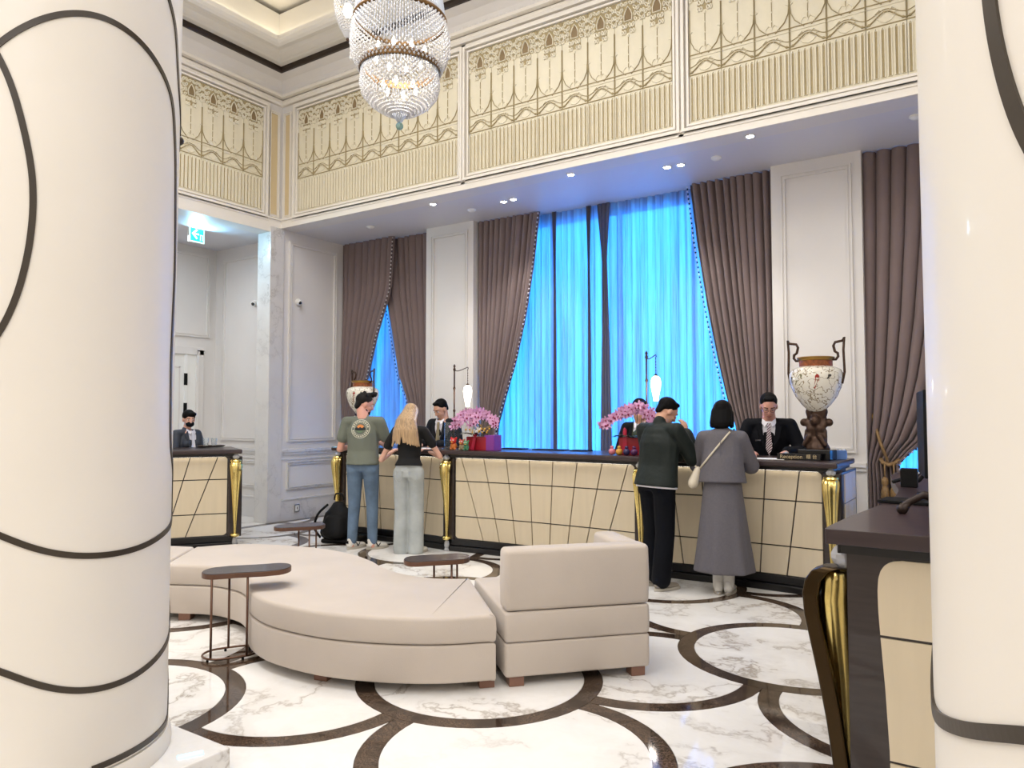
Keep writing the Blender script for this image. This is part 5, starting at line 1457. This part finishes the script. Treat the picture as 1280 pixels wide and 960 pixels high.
def V3(*a): return Vector(a)
class Person:
    """figure standing at its own origin, facing +Y; joints in metres"""
    def __init__(s, name_label, loc, face, h=1.75, skin='skin', female=False, lean=0.0, feet=.10, stride=(0, 0), group=None, slim=1.0):
        s.t = thing('person', name_label, 'person', (loc[0], loc[1], 0), face, group)
        s.k = h / 1.75; k = s.k; s.skin = skin; s.f = female; s.lean = lean; s.sl = slim
        s.ank = {sx: V3(sx * feet, stride[0 if sx < 0 else 1], .085) * k for sx in (-1, 1)}
        s.hip = {sx: V3(sx * .088, 0, .92) * k for sx in (-1, 1)}
        s.kne = {sx: s.hip[sx].lerp(s.ank[sx], .52) + V3(0, .03, 0) for sx in (-1, 1)}
        s.L = Matrix.Translation(V3(0, 0, .95 * k)) @ Matrix.Rotation(-lean, 4, 'X') @ Matrix.Translation(V3(0, 0, -.95 * k))
        up = lambda *p: s.L @ (V3(*p) * k)
        s.up = up
        sw = .165 if female else .190
        s.waist = up(0, 0, 1.08); s.chest = up(0, .0, 1.28); s.sh = {sx: up(sx * sw * slim, -.005, 1.415) for sx in (-1, 1)}
        s.neck = up(0, -.01, 1.47); s.parts = {}
    def arms(s, spec):
        """spec: {side: (elbow, wrist, palm direction)} in figure space"""
        s.el = {}; s.wr = {}; s.pd = {}
        for sx, (e, w_, p) in spec.items(): s.el[sx] = V3(*e) * s.k; s.wr[sx] = V3(*w_) * s.k; s.pd[sx] = V3(*p).normalized()
    def head_at(s, off=(0, .035, .135), yaw=0.0, pitch=0.0):
        s.hc = s.neck + (s.L.to_3x3() @ (V3(*off) * s.k))
        s.H = Matrix.Translation(s.hc) @ Matrix.Rotation(yaw, 4, 'Z') @ Matrix.Rotation(-pitch, 4, 'X') @ Matrix.Scale(s.k, 4)
    def body(s, voxel=.0085):
        k = s.k; b = MB(); H = s.H; f = s.f
        # head
        b.ell((0, -.008, .03), (.074, .094, .088), 18, mx=H); b.ell((0, .028, -.035), (.058, .062, .070), 16, mx=H); b.ell((0, .052, -.082), (.030, .030, .024), 12, mx=H)
        b.cap((0, .082, .025), (.010, .012), (0, .102, -.018), (.015, .014), mx=H)
        b.ell((0, .080, -.055), (.022, .012, .012), 10, mx=H)
        for sx in (-1, 1):
            b.ell((sx * .076, -.004, -.002), (.010, .020, .032), 10, mx=H); b.ell((sx * .034, .062, -.022), (.022, .020, .020), 10, mx=H); b.ell((sx * .03, .078, .036), (.024, .010, .008), 8, mx=H)
        hb = H @ V3(0, -.02, -.05)
        nw = .048 if f else .058
        b.cap(s.neck - V3(0, 0, .03), (nw * 1.15 * k, nw * 1.15 * k), hb, (nw * k, nw * k))
        # torso
        cw, ww, hw = (.138, .115, .155) if f else (.160, .140, .150); q = s.sl
        b.cap(s.up(0, 0, .95), (hw * .93 * k * q, .085 * k), s.up(0, 0, 1.00), (hw * .93 * k * q, .085 * k)); b.cap(s.up(0, 0, .98), (hw * .95 * k * q, .10 * k), s.waist, (ww * k * q, .088 * k))
        b.cap(s.waist, (ww * k * q, .088 * k), s.chest, (cw * k * q, .11 * k)); b.cap(s.chest, (cw * k * q, .108 * k), s.up(0, -.005, 1.385), (cw * .92 * k * q, .085 * k))
        for sx in (-1, 1):
            b.cap(s.up(0, -.01, 1.395), (.045 * k, .045 * k), s.sh[sx] - V3(0, 0, .015), (.042 * k, .042 * k), side=(0, 1, 0))
            if f: b.ell(s.up(sx * .065, .085, 1.28), .052 * k, 12)
            b.cap(s.sh[sx] - V3(0, 0, .02), .043 * k * (.9 if f else 1), s.el[sx], .036 * k * (.88 if f else 1)); b.cap(s.el[sx], .038 * k * (.88 if f else 1), s.wr[sx], (.026 * k, .022 * k))
            s.hand(b, sx)
            b.cap(s.hip[sx] - V3(0, 0, .02), .074 * k, s.kne[sx], .050 * k); b.cap(s.kne[sx], .052 * k, s.ank[sx] + V3(0, 0, .0), .038 * k)
            b.cap(s.ank[sx] + V3(0, -.02, -.04) * k, (.034 * k, .032 * k), s.ank[sx] + V3(sx * .01, .12, -.058) * k, (.038 * k, .022 * k))
        o = remesh(b, 'body', voxel, M[s.skin], s.t, 2)
        # face details
        def fp(x, y, z): return H @ V3(x, y, z)
        for sx in (-1, 1):
            b = MB(); b.ell((sx * .031, .076, .014), (.013, .010, .007), 10, mx=H); e = b.build('eye', M['eye_white'], s.t, smooth=True)
            b = MB(); b.ell((sx * .031, .083, .013), (.006, .005, .006), 8, mx=H); b.build('iris', M['iris'], e, smooth=True)
            b = MB(); b.cap((sx * .016, .089, .037), (.004, .004), (sx * .048, .074, .037), (.003, .003), mx=H, n=8); b.build('eyebrow', M['hair_black'], s.t, smooth=True)
        b = MB(); b.ell((0, .090, -.055), (.022, .007, .007), 10, mx=H); b.build('mouth', M['lip'], s.t, smooth=True)
        return o
    def hand(s, b, sx):
        k = s.k; w_ = s.wr[sx]; d = s.pd[sx]; side = d.cross(V3(0, 0, 1))
        if side.length < .2: side = V3(1, 0, 0)
        side.normalize(); dn = side.cross(d)
        if dn.z > 0: dn = -dn
        palm = w_ + d * .075 * k
        b.cap(w_, (.024 * k, .018 * k), palm, (.036 * k, .014 * k), side=side)
        for i, L in enumerate((.062, .074, .070, .054)):
            off = side * ((i - 1.5) * .0185 * k); p0 = palm + off * .95; p1 = p0 + d * L * .45 * k + dn * .006 * k; p2 = p1 + d * L * .38 * k + dn * .022 * k; p3 = p2 + d * L * .16 * k + dn * .022 * k
            b.cap(p0, .0088 * k, p1, .0082 * k, n=8); b.cap(p1, .0082 * k, p2, .0074 * k, n=8); b.cap(p2, .0074 * k, p3, .0066 * k, n=8)
        inw = side * (-sx); 
        if inw.dot(V3(-sx, 0, 0)) < 0: inw = -inw
        t0 = w_ + d * .025 * k + inw * .020 * k; t1 = t0 + d * .03 * k + inw * .026 * k + dn * .01 * k; t2 = t1 + d * .032 * k + inw * .006 * k + dn * .012 * k
        b.cap(t0, .0125 * k, t1, .0105 * k, n=8); b.cap(t1, .0105 * k, t2, .0085 * k, n=8)
    def top(s, mt, name='shirt', sleeve=.5, g=.016, hem=.94, loose=1.0, collar=False, voxel=.010, cuff=0.0, neckh=1.455):
        k = s.k; b = MB(); f = s.f; cw, ww, hw = (.138, .118, .150) if f else (.160, .146, .150); q = s.sl
        G = g
        b.loft([[s.up((rx + G) * q * loose * cos(2 * pi * j / 40), (ry + G) * sin(2 * pi * j / 40) + dy_, z) for j in range(40)] for z, rx, ry, dy_ in ((hem, hw * 1.01, .128, -.012), (hem + .004, hw * 1.03, .130, -.012), (lerp(hem, 1.08, .5), (hw + ww) / 2, .115, -.006), (1.08, ww, .094, 0), (1.14, ww, .094, 0))]); b.cap(s.waist, ((ww + G) * k * q * loose, (.092 + G) * k), s.chest, ((cw + G) * k * q, (.112 + G) * k))
        b.cap(s.chest, ((cw + G) * k * q, (.110 + G) * k), s.up(0, -.005, 1.355), ((cw * .88 + G) * k * q, (.084 + G) * k))
        b.cap(s.up(0, -.012, 1.40), (.075 * k, .07 * k), s.up(0, -.010, neckh), (.062 * k, .060 * k))
        for sx in (-1, 1):
            b.cap(s.up(0, -.01, 1.415), (.055 * k + G * .4, .052 * k + G * .2), s.sh[sx] - V3(0, 0, .006), (.052 * k + G * .4, .048 * k + G * .3), side=(0, 1, 0))
            if f: b.ell(s.up(sx * .065, .088, 1.28), .056 * k + G * .5, 12)
            e1 = s.sh[sx].lerp(s.el[sx], min(1, sleeve * 2)); b.cap(s.sh[sx] - V3(0, 0, .012), .050 * k + G * .6, e1, (.046 if sleeve < .5 else .042) * k + G)
            if sleeve > .5:
                b.cap(s.el[sx], .044 * k + G, s.el[sx].lerp(s.wr[sx], min(1, (sleeve - .5) * 2)), .032 * k + G * .9)
        return remesh(b, name, voxel, M[mt], s.t, 2)
    def trousers(s, mt, hem=.06, wide=0.0, g=.012, seat=1.0, voxel=.011, name='trousers', top=.99):
        k = s.k; b = MB(); hw = .155 if s.f else .150; q = s.sl
        b.loft([[s.up((rx + g) * q * cos(2 * pi * j / 40), (ry + g) * sin(2 * pi * j / 40) - .008, z) for j in range(40)] for z, rx, ry in ((.86, hw * .96, .10), (.92, hw, .108), (lerp(.92, top, .6), hw - .012, .100), (top - .004, hw - .024, .092), (top, hw - .026, .090))])
        for sx in (-1, 1):
            b.ell(s.hip[sx] + V3(0, -.030, -.045) * k, ((.078 + g) * k, (.072 + g) * k, .085 * k), 14)
            end = s.ank[sx] + V3(0, 0, hem - .06) * k
            b.cap(s.hip[sx], ((.084 + g) * k, (.090 + g) * k), s.kne[sx], (.056 + g + wide * .5) * k); b.cap(s.kne[sx], (.056 + g + wide * .5) * k, end, (.042 + g + wide) * k)
        return remesh(b, name, voxel, M[mt], s.t, 1)
    def shoes(s, mt, g=.0, sole='sole', turn=0.0):
        for sx in (-1, 1):
            k = s.k; a = s.ank[sx]; T = Matrix.Translation(V3(a.x, a.y, 0)) @ Matrix.Rotation(-sx * .12 + turn, 4, 'Z')
            b = MB(); b.cap(V3(0, -.035, .055) * k, (.040 * k, .040 * k), V3(0, .08, .045) * k, (.044 * k, .030 * k), mx=T); b.cap(V3(0, .08, .042) * k, (.044 * k, .028 * k), V3(0, .165, .036) * k, (.038 * k, .020 * k), mx=T); b.cap(V3(0, -.03, .06) * k, (.038 * k, .038 * k), V3(0, -.02, .10) * k, (.036 * k, .04 * k), mx=T)
            sh = remesh(b, 'shoe', .008, M[mt], s.t, 1)
            pts = []
            for i in range(24):
                q = 2 * pi * i / 24; y = .065 + .145 * sin(q); w_ = .046 - .008 * max(0, -sin(q)); pts.append((w_ * cos(q) * k, y * k))
            b = MB(); b.prism(pts, 0, .026 * k, mx=T); b.build('sole', M[sole], sh, bevel=.004)
    def hair(s, mt, kind='short', name='hair'):
        b = MB(); H = s.H
        if kind == 'short':
            b.ell((0, -.028, .052), (.082, .096, .082), 18, mx=H); b.ell((0, .028, .108), (.056, .036, .020), 12, mx=H); b.cap((0, -.075, .02), (.066, .035), (0, -.078, -.035), (.052, .025), mx=H)
        elif kind == 'quiff':
            b.ell((0, -.024, .048), (.081, .098, .084), 18, mx=H); b.cap((0, -.062, .02), (.070, .042), (0, -.072, -.045), (.056, .032), mx=H)
            rnd = random.Random(4)
            for i in range(26):
                x, y = rnd.uniform(-.06, .06), rnd.uniform(-.06, .085); b.ell((x, y, .115 + .03 * (y + .05) / .1 + rnd.uniform(-.012, .014) - abs(x) * .3), (.022, .022, .022), 8, mx=H)
        elif kind == 'swept':
            b.ell((0, -.030, .050), (.080, .094, .080), 18, mx=H); b.cap((-.03, .055, .085), (.030, .028), (.025, -.03, .105), (.05, .03), mx=H); b.cap((0, -.07, .02), (.064, .035), (0, -.075, -.03), (.05, .025), mx=H)
        elif kind == 'bob':
            b.ell((0, -.012, .045), (.088, .108, .092), 18, mx=H); b.cap((0, -.050, .02), (.092, .060), (0, -.055, -.10), (.098, .056), mx=H)
            for sx in (-1, 1): b.cap((sx * .078, .0, .02), (.022, .05), (sx * .085, .01, -.10), (.022, .042), side=(1, 0, 0), mx=H)
        elif kind == 'bun':
            b.ell((0, -.018, .050), (.083, .100, .086), 18, mx=H); b.ell((0, -.115, .01), (.050, .045, .045), 12, mx=H); b.ell((-.02, .05, .085), (.06, .045, .035), 10, mx=H)
        elif kind == 'long':
            b.ell((0, -.014, .045), (.084, .104, .090), 18, mx=H)
            n = 17
            for i in range(n):
                q = (i / (n - 1) - .5) * 2; rnd = random.Random(i); a = q * 1.9
                p0 = H @ V3(.070 * sin(a), -.088 * cos(a * .8), .03); p1 = H @ V3(.092 * sin(a), -.085 * cos(a * .75) - .012, -.11)
                p1 = p1 + V3(q * .015, -.045 - .02 * cos(q * 1.5), 0) * s.k; p2 = p1 + V3(q * .03, -.035 - .015 * rnd.random(), -.12) * s.k; p3 = p2 + V3(q * .035 + rnd.uniform(-.01, .01), -.005, -.14 - .03 * rnd.random()) * s.k
                p1w = Vector((p1.x, p1.y, p1.z))
                b.cap(p0, .019, p1w, .021, n=8); b.cap(p1w, .021, p2, .019, n=8); b.cap(p2, .019, p3, .010, n=8)
        o = remesh(b, name, .007, M[mt], s.t, 1)
        return o
    def shirt_front(s, tie, jacket=True):
        """open V with shirt, collar and tie laid on the chest"""
        U = s.up; g = .128
        def q(b, pts, mt, nm, e=0): 
            b = MB(); b.add([U(x, y + e, z) for x, y, z in pts], [tuple(range(len(pts)))]); 
            o = b.build(nm, M[mt], s.t); md_ = o.modifiers.new('s', 'SOLIDIFY'); md_.thickness = .006; return o
        q(None, [(-.055, .085, 1.45), (.055, .085, 1.45), (.060, .118, 1.36), (.0, .145, 1.12), (-.060, .118, 1.36)], 'shirt', 'shirt_front')
        q(None, [(-.018, .099, 1.435), (.018, .099, 1.435), (.014, .112, 1.405), (.030, .150, 1.20), (.0, .155, 1.13), (-.030, .150, 1.20), (-.014, .112, 1.405)], tie, 'tie', .012)
        for sx in (-1, 1):
            q(None, [(sx * .012, .098, 1.44), (sx * .062, .055, 1.475), (sx * .066, .085, 1.43), (sx * .036, .115, 1.40)], 'shirt', 'collar', .008)
            if jacket: q(None, [(sx * .066, .088, 1.45), (sx * .115, .100, 1.40), (sx * .095, .132, 1.30), (sx * .012, .160, 1.10), (sx * .040, .150, 1.22)], s.jm, 'lapel', .012)

def on_shirt(o, origin_fn, pts, mt, name, parent, e=.003):
    """lay a flat outline on the cloth by casting it onto the surface (object space)"""
    bv = BVHTree.FromPolygons([v.co for v in o.data.vertices], [tuple(p.vertices) for p in o.data.polygons])
    vs = []
    for p in pts:
        a, d = origin_fn(*p); h = bv.ray_cast(a, d)
        vs.append((h[0] - d * e) if h[0] else a + d * .3)
    return vs

# ---- man in the grey-green shirt
p = Person('man in grey-green T-shirt and blue jeans, seen from behind at the desk', (-6.03, 6.07), radians(28), 1.79, 'skin_pink', lean=.02, feet=.115)
p.arms({-1: ((-.27, .02, 1.10), (-.20, .22, 1.12), (.5, 1, .1)), 1: ((.255, .10, 1.12), (.12, .33, 1.16), (-.3, 1, .1))})
p.head_at((0, .045, .125), radians(-62), radians(20)); p.body(); p.hair('hair_brown', 'quiff')
b = MB(); b.ell((0, .055, -.078), (.046, .040, .036), 12, mx=p.H); b.ell((0, .02, -.06), (.066, .05, .04), 12, mx=p.H); remesh(b, 'beard', .007, M['hair_brown'], p.t)
sh_ = p.top('tee_grey', 't_shirt', sleeve=.30, g=.020, hem=.93, loose=1.06); p.trousers('denim', hem=.07, g=.012); p.shoes('shoe_white', turn=radians(-35))
dfn = lambda x, z: (p.up(x, -.6, z), (p.L.to_3x3() @ V3(0, 1, 0)).normalized())
M['logo_cream'] = mat('logo_cream', '#d9d6c2', .8); M['logo_orange'] = mat('logo_orange', '#d98a4a', .8); M['logo_dark'] = mat('logo_dark', '#24282a', .8); M['logo_green'] = mat('logo_green', '#6d8468', .8)
lg = None
def badge(ring, mt, nm, e=.004):
    vs = on_shirt(sh_, dfn, ring, mt, nm, p.t, e); return vs
lx, lz = -.0, 1.325
def ringband(r0, r1, mt, nm, e, n=40):
    A = badge([(lx + r0 * cos(2 * pi * i / n), lz + r0 * sin(2 * pi * i / n)) for i in range(n)], mt, nm, e); B = badge([(lx + r1 * cos(2 * pi * i / n), lz + r1 * sin(2 * pi * i / n)) for i in range(n)], mt, nm, e)
    b = MB(); b.add(A + B, [(i, (i + 1) % n, n + (i + 1) % n, n + i) for i in range(n)]); return b.build(nm, M[mt], sh_)
ringband(.098, .104, 'logo_cream', 'badge_ring', .004); ringband(.066, .069, 'logo_cream', 'badge_ring', .004)
def blobp(pts, mt, nm, e): 
    vs = badge(pts, mt, nm, e); b = MB(); b.add(vs, [tuple(range(len(vs)))]); return b.build(nm, M[mt], sh_)
def gridfill(fn, mt, nm, e, nx=8, nz=4):
    """fn(u,v)->(x,z)"""
    P = [fn(i / nx, j / nz) for j in range(nz + 1) for i in range(nx + 1)]; vs = badge(P, mt, nm, e); b = MB()
    b.add(vs, [(j * (nx + 1) + i, j * (nx + 1) + i + 1, (j + 1) * (nx + 1) + i + 1, (j + 1) * (nx + 1) + i) for j in range(nz) for i in range(nx)]); return b.build(nm, M[mt], sh_)
gridfill(lambda u, v: (lx + .042 * v * cos(pi * u), lz + .006 + .042 * v * sin(pi * u)), 'logo_orange', 'badge_sun', .005, 10, 3)
gridfill(lambda u, v: (lx - .06 + .12 * u, lz + lerp(-.014, .004 + .016 * abs(sin(u * 3 * pi)), v)), 'logo_dark', 'badge_hills', .007, 14, 2)
gridfill(lambda u, v: (lx - .054 + .108 * u, lz + lerp(-.046 * sin(pi * max(.05, min(.95, u))), -.020, v)), 'logo_green', 'badge_field', .006, 10, 2)
for k in range(22):
    a = 2 * pi * k / 22; ca, sa = cos(a), sin(a)
    if k in (0, 11): continue
    gridfill(lambda u, v, a=a: (lx + lerp(.075, .091, v) * cos(a + (u - .5) * .16), lz + lerp(.075, .091, v) * sin(a + (u - .5) * .16)), 'logo_cream', 'badge_letter', .004, 2, 1)
b = MB(); b.box(p.up(.03, -.125, .955), (.07, .006, .035)); b.build('waist_patch', mat('patch', '#6d4a3e', .7), p.t)
for sx in (-1, 1):
    a = p.ank[sx]; T = Matrix.Translation(V3(a.x, a.y, 0)) @ Matrix.Rotation(-sx * .12 + radians(-35), 4, 'Z')
    b = MB()
    b.add([(.047, .015, .075), (.047, .03, .075), (.048, .055, .032), (.048, .04, .032)], [(0, 1, 2, 3)], 0, T); b.add([(.048, .04, .032), (.048, .055, .032), (.047, .085, .07), (.047, .07, .07)], [(0, 1, 2, 3)], 0, T); b.build('side_mark', M['black'], p.t)
    b = MB(); b.box((0, -.078, .085), (.04, .008, .03), mx=T); b.build('heel_tab', M['black'], p.t)
man1 = p
t = thing('phone', 'dark phone in the hands of the man in the grey-green T-shirt', 'phone')
hp = man1.t.matrix_basis @ ((man1.wr[1] + man1.pd[1] * .10))
b = MB(); b.box((0, 0, 0), (.075, .15, .009)); b.build('body', M['black_gloss'], t, bevel=.003); t.location = (hp.x - .01, hp.y + .02, hp.z + .012); t.rotation_euler = (.35, 0, radians(28))

# ---- backpack
t = thing('backpack', 'black backpack standing on the floor beside the man in blue jeans', 'bag', (-6.58, 6.22, 0), radians(20))
b = MB(); b.cap((.02, 0, .14), (.25, .13), (0, .02, .32), (.19, .10)); b.cap((0, 0, .34), (.16, .09), (0, .02, .43), (.09, .06)); b.cap((0, -.10, .14), (.16, .09), (0, -.08, .28), (.13, .06)); remesh(b, 'bag_body', .014, M['black'], t, 2)
b = MB(); b.tube(catmull([(-.06, .02, .50), (-.04, .02, .57), (.04, .02, .57), (.06, .02, .50)], 6), .010, 6); b.build('handle', M['black'], t, smooth=True)
b = MB(); b.tube(catmull([(-.08, -.10, .46), (-.20, -.12, .34), (-.25, -.10, .18), (-.20, -.05, .06)], 6), .014, 6); b.build('strap', M['black'], t, smooth=True)
b = MB(); b.box((0, 0, .03), (.34, .22, .05)); b.build('bottom', M['black'], t, bevel=.02)
b = MB(); b.box((.20, .02, .045), (.25, .20, .075)); b.build('side_pocket', M['black'], t, bevel=.03)

# ---- blonde woman
p = Person('blonde long haired woman in black top and pale wide jeans', (-5.43, 6.17), radians(26), 1.67, 'skin_light', True, lean=.10, feet=.085)
p.arms({-1: ((-.36, .10, 1.06), (-.26, .30, 1.165), (1, .3, .1)), 1: ((.33, .16, 1.10), (.12, .36, 1.165), (-1, .35, 0))})
p.head_at((-.01, .055, .125), radians(-12), radians(28)); p.body(); p.hair('hair_blonde', 'long'); p.top('tee_black', 'top', sleeve=.26, g=.010, hem=1.00); p.trousers('denim_pale', hem=.02, wide=.042, g=.010, name='jeans', top=1.025); p.shoes('shoe_white', turn=radians(-20))
b = MB(); 
for sx in (-1, 1):
    P_ = [(sx * .035, .93), (sx * .125, .945), (sx * .12, .84), (sx * .08, .81), (sx * .04, .835)]
    b.tube([p.up(x, -.136 if abs(x) < .1 else -.105, z) for x, z in P_], .0035, 5, closed=True)
build_each(b, 'pocket', M['denim_pale'], p.t)

# ---- bowing suited clerk
p = Person('clerk in dark grey suit and gold tie bowing his head at left', (-5.98, 7.52), radians(182), 1.76, 'skin', lean=.12)
p.jm = 'suit_grey'; p.arms({-1: ((-.27, .10, 1.13), (-.12, .36, 1.15), (.4, 1, -.1)), 1: ((.27, .10, 1.13), (.14, .36, 1.15), (-.4, 1, -.1))})
p.head_at((0, .055, .115), radians(-14), radians(34)); p.body(.010); p.hair('hair_black', 'short'); p.top('suit_grey', 'jacket', sleeve=.96, g=.020, hem=.80); p.trousers('suit_grey'); p.shoes('black'); p.shirt_front('tie_gold')
# ---- clerk hidden behind the right orchid
p = Person('clerk with black hair hidden behind the right orchid', (-3.24, 7.53), radians(180), 1.72, 'skin', lean=.08)
p.jm = 'suit_navy'; p.arms({-1: ((-.25, .10, 1.12), (-.12, .34, 1.15), (.4, 1, -.1)), 1: ((.25, .10, 1.12), (.12, .34, 1.15), (-.4, 1, -.1))})
p.head_at((0, .05, .120), radians(60), radians(25)); p.body(.010); p.hair('hair_black', 'short'); p.top('suit_navy', 'jacket', sleeve=.96, g=.018, hem=.80); p.trousers('suit_navy'); p.shoes('black'); p.shirt_front('tie_gold')
# ---- clerk with glasses
p = Person('clerk in navy suit, glasses and striped tie looking down at right', (-1.90, 7.54), radians(180 + 12), 1.77, 'skin_pink', lean=.14)
p.jm = 'suit_navy'; p.arms({-1: ((-.29, .10, 1.13), (-.16, .36, 1.15), (.3, 1, -.1)), 1: ((.29, .10, 1.13), (.16, .36, 1.15), (-.3, 1, -.1))})
p.head_at((0, .05, .115), radians(6), radians(32)); p.body(.010); p.hair('hair_black', 'short'); p.top('suit_navy', 'jacket', sleeve=.96, g=.026, hem=.80, loose=1.05); p.trousers('suit_navy'); p.shoes('black'); p.shirt_front('tie_stripe')
b = MB()
for sx in (-1, 1):
    b.tube([p.H @ V3(sx * .031 + .021 * cos(a), .098, .012 + .016 * sin(a)) for a in [2 * pi * i / 14 for i in range(14)]], .0018, 5, closed=True); b.tube([p.H @ V3(sx * .052, .096, .016), p.H @ V3(sx * .078, .0, .014)], .0018, 5)
b.tube([p.H @ V3(-.010, .100, .014), p.H @ V3(.010, .100, .014)], .0018, 5); stuff(b.build('glasses', M['bronze'], p.t))
b = MB(); b.box(p.up(.10, .150, 1.275), (.05, .006, .012)); b.build('name_badge', M['chrome'], p.t)
# ---- man in dark green jacket
p = Person('man in dark green jacket and black trousers leaning on the desk', (-2.52, 6.14), radians(-22), 1.72, 'skin', lean=.10, feet=.10, stride=(.03, -.06), slim=1.06)
p.arms({-1: ((-.25, .16, 1.14), (-.05, .36, 1.16), (1, .5, 0)), 1: ((.20, .25, 1.15), (.10, .27, 1.37), (-.3, .1, 1))})
p.head_at((0, .085, .100), radians(-22), radians(38)); p.body(); p.hair('hair_black', 'short'); p.top('jacket_green', 'jacket', sleeve=.97, g=.034, hem=.90, loose=1.10, neckh=1.475); p.trousers('denim_dark', wide=.028, g=.016, hem=.075)
p.shoes('shoe_grey')
b = MB(); R_ = []
for z in (.885, .905):
    R_.append([p.up(.208 * cos(2 * pi * i / 28), .150 * sin(2 * pi * i / 28), z) for i in range(28)])
b.loft(R_); b.build('shirt_hem', M['shirt'], p.t, smooth=True)
# ---- woman in the long grey coat
p = Person('woman in long grey coat with cream shoulder bag, seen from behind', (-1.97, 6.24), radians(12), 1.66, 'skin_light', True, lean=.07, feet=.045)
p.arms({-1: ((-.235, .15, 1.13), (-.10, .36, 1.17), (.6, 1, 0)), 1: ((.235, .17, 1.13), (.10, .38, 1.17), (-.6, 1, 0))})
p.head_at((0, .04, .125), radians(-6), radians(22)); p.body(); p.hair('hair_black', 'bob')
k = p.k; b = MB()
rings = []
for i in range(15):
    q = i / 14; z = lerp(1.10, .20, q); rx = lerp(.150, .265, q ** 1.05) ; ry = lerp(.125, .215, q); rg = []
    for j in range(72):
        a = 2 * pi * j / 72; fo = 1 + .030 * q * (1 + .6 * q) * sin(7 * a + 1.0) + .015 * q * sin(13 * a)
        c = p.up(0, 0, 1.0) if z > .95 else V3(0, -.01 * q, 0)
        P_ = p.up(rx * fo * cos(a), ry * fo * sin(a), z) if z > .95 else V3(rx * fo * cos(a), ry * fo * sin(a), z) * k
        rg.append(P_)
    rings.append(rg)
b.loft(rings)
coat = remesh(b, 'coat_skirt', .011, M['coat_grey'], p.t, 1)
b = MB(); q = 1.0
b.loft([[p.up(rx * cos(2 * pi * j / 48), ry * sin(2 * pi * j / 48) - .01, z) for j in range(48)] for z, rx, ry in ((.985, .205, .165), (.99, .212, .172), (1.06, .200, .163), (1.15, .186, .152), (1.22, .178, .145))]); b.cap(p.up(0, -.01, 1.2), (.182 * k, .142 * k), p.up(0, -.01, 1.37), (.160 * k, .112 * k)); b.cap(p.up(0, -.012, 1.38), (.10 * k, .09 * k), p.up(0, -.01, 1.455), (.062 * k, .062 * k))
for sx in (-1, 1):
    b.cap(p.up(0, -.01, 1.395), (.065 * k, .070 * k), p.sh[sx] + V3(0, 0, -.022), (.062 * k, .062 * k), side=(0, 1, 0)); b.cap(p.sh[sx] + V3(0, 0, -.026), .064 * k, p.el[sx], .076 * k); b.cap(p.el[sx], .078 * k, p.wr[sx], .050 * k)
cape = remesh(b, 'coat_cape', .010, M['coat_grey'], p.t, 2)
b = MB(); b.tube([p.up(0, -.150, 1.40), p.up(0, -.155, 1.2), p.up(0, -.160, 1.07)], .003, 5); b.build('back_seam', M['coat_grey'], p.t)
p.shoes('shoe_white', turn=.0)
b = MB(); 
for sx in (-1, 1): b.cap(p.ank[sx] + V3(0, 0, -.01), .046, p.ank[sx] + V3(0, 0, .16), .050)
for o_ in build_each(b, 'sock', M['shoe_white'], p.t, smooth=True): pass
coatw = p
t = thing('shoulder_bag', 'cream shoulder bag hanging on a thin strap at the left hip of the grey coat', 'bag', p.t.location, p.t.rotation_euler[2])
bx = -.235
b = MB(); b.cap((bx, -.03, .93), (.060, .050), (bx + .035, -.03, 1.04), (.035, .030), side=(0, 1, 0)); b.cap((bx - .01, -.06, .92), (.035, .04), (bx - .01, .03, .92), (.035, .04)); remesh(b, 'pouch', .009, M['bag_cream'], t, 1)
bv = BVHTree.FromPolygons([v.co for v in cape.data.vertices], [tuple(q_.vertices) for q_ in cape.data.polygons])
pts = []
for i in range(13):
    q = i / 12; tx = lerp(.075, -.205, q) * k; tz = lerp(1.44, 1.09, q) * k
    h = bv.ray_cast(V3(tx, -1.2, tz), V3(0, 1, 0)); pts.append(h[0] - V3(0, .010, 0) if h[0] else V3(tx, -.12, tz))
pts += [V3(bx + .02, -.05, 1.07)]
b = MB(); b.tube(pts, .009, 6); b.build('strap', M['bag_cream'], t, smooth=True)

# ---- masked attendant at the left desk
p = Person('masked attendant in grey jacket and black beret-like hair behind the left desk', (-8.40, 5.40), radians(-85), 1.60, 'skin_light', True, lean=.05)
p.jm = 'jacket_staff'; p.arms({-1: ((-.23, .08, 1.10), (-.10, .32, 1.20), (.3, 1, 0)), 1: ((.23, .08, 1.10), (.12, .32, 1.20), (-.3, 1, 0))})
p.head_at((0, .035, .125), radians(-20), radians(12)); p.body(.010); p.hair('hair_black', 'bun'); p.top('jacket_staff', 'jacket', sleeve=.94, g=.016, hem=.85); p.trousers('suit_grey'); p.shoes('black'); p.shirt_front('shirt')
b = MB(); b.ell((0, .058, -.045), (.056, .050, .045), 14, mx=p.H); b.build('face_mask', M['black'], p.t, smooth=True)
att = p
T_ = p.t.matrix_basis; hp = T_ @ V3(.0, .46, 1.13)
t = thing('serving_tray', 'dark round tray carried by the masked attendant', 'tray', (hp.x, hp.y, hp.z)); b = MB(); b.lathe([(.02, 0), (.14, .0), (.165, .016), (.16, .018), (.135, .006), (.02, .006)], n=32); b.build('plate', M['bronze'], t, auto=40)
M['cup_glass'] = glassy('cup_glass', '#f2f6f8', .05, .8)
for k_2, (dx, dy, lab) in enumerate(((.03, .02, 'drinking glass on the tray, farther from the attendant'), (-.06, -.03, 'drinking glass on the tray, nearer the attendant'))):
    b = MB(); b.lathe([(.028, 0), (.036, .10), (.033, .10), (.026, .006)], n=20, cap=True); tag(b.build('drinking_glass', M['cup_glass'], None, auto=40, loc=(hp.x + dx, hp.y + dy, hp.z + .007)), lab, 'glass')
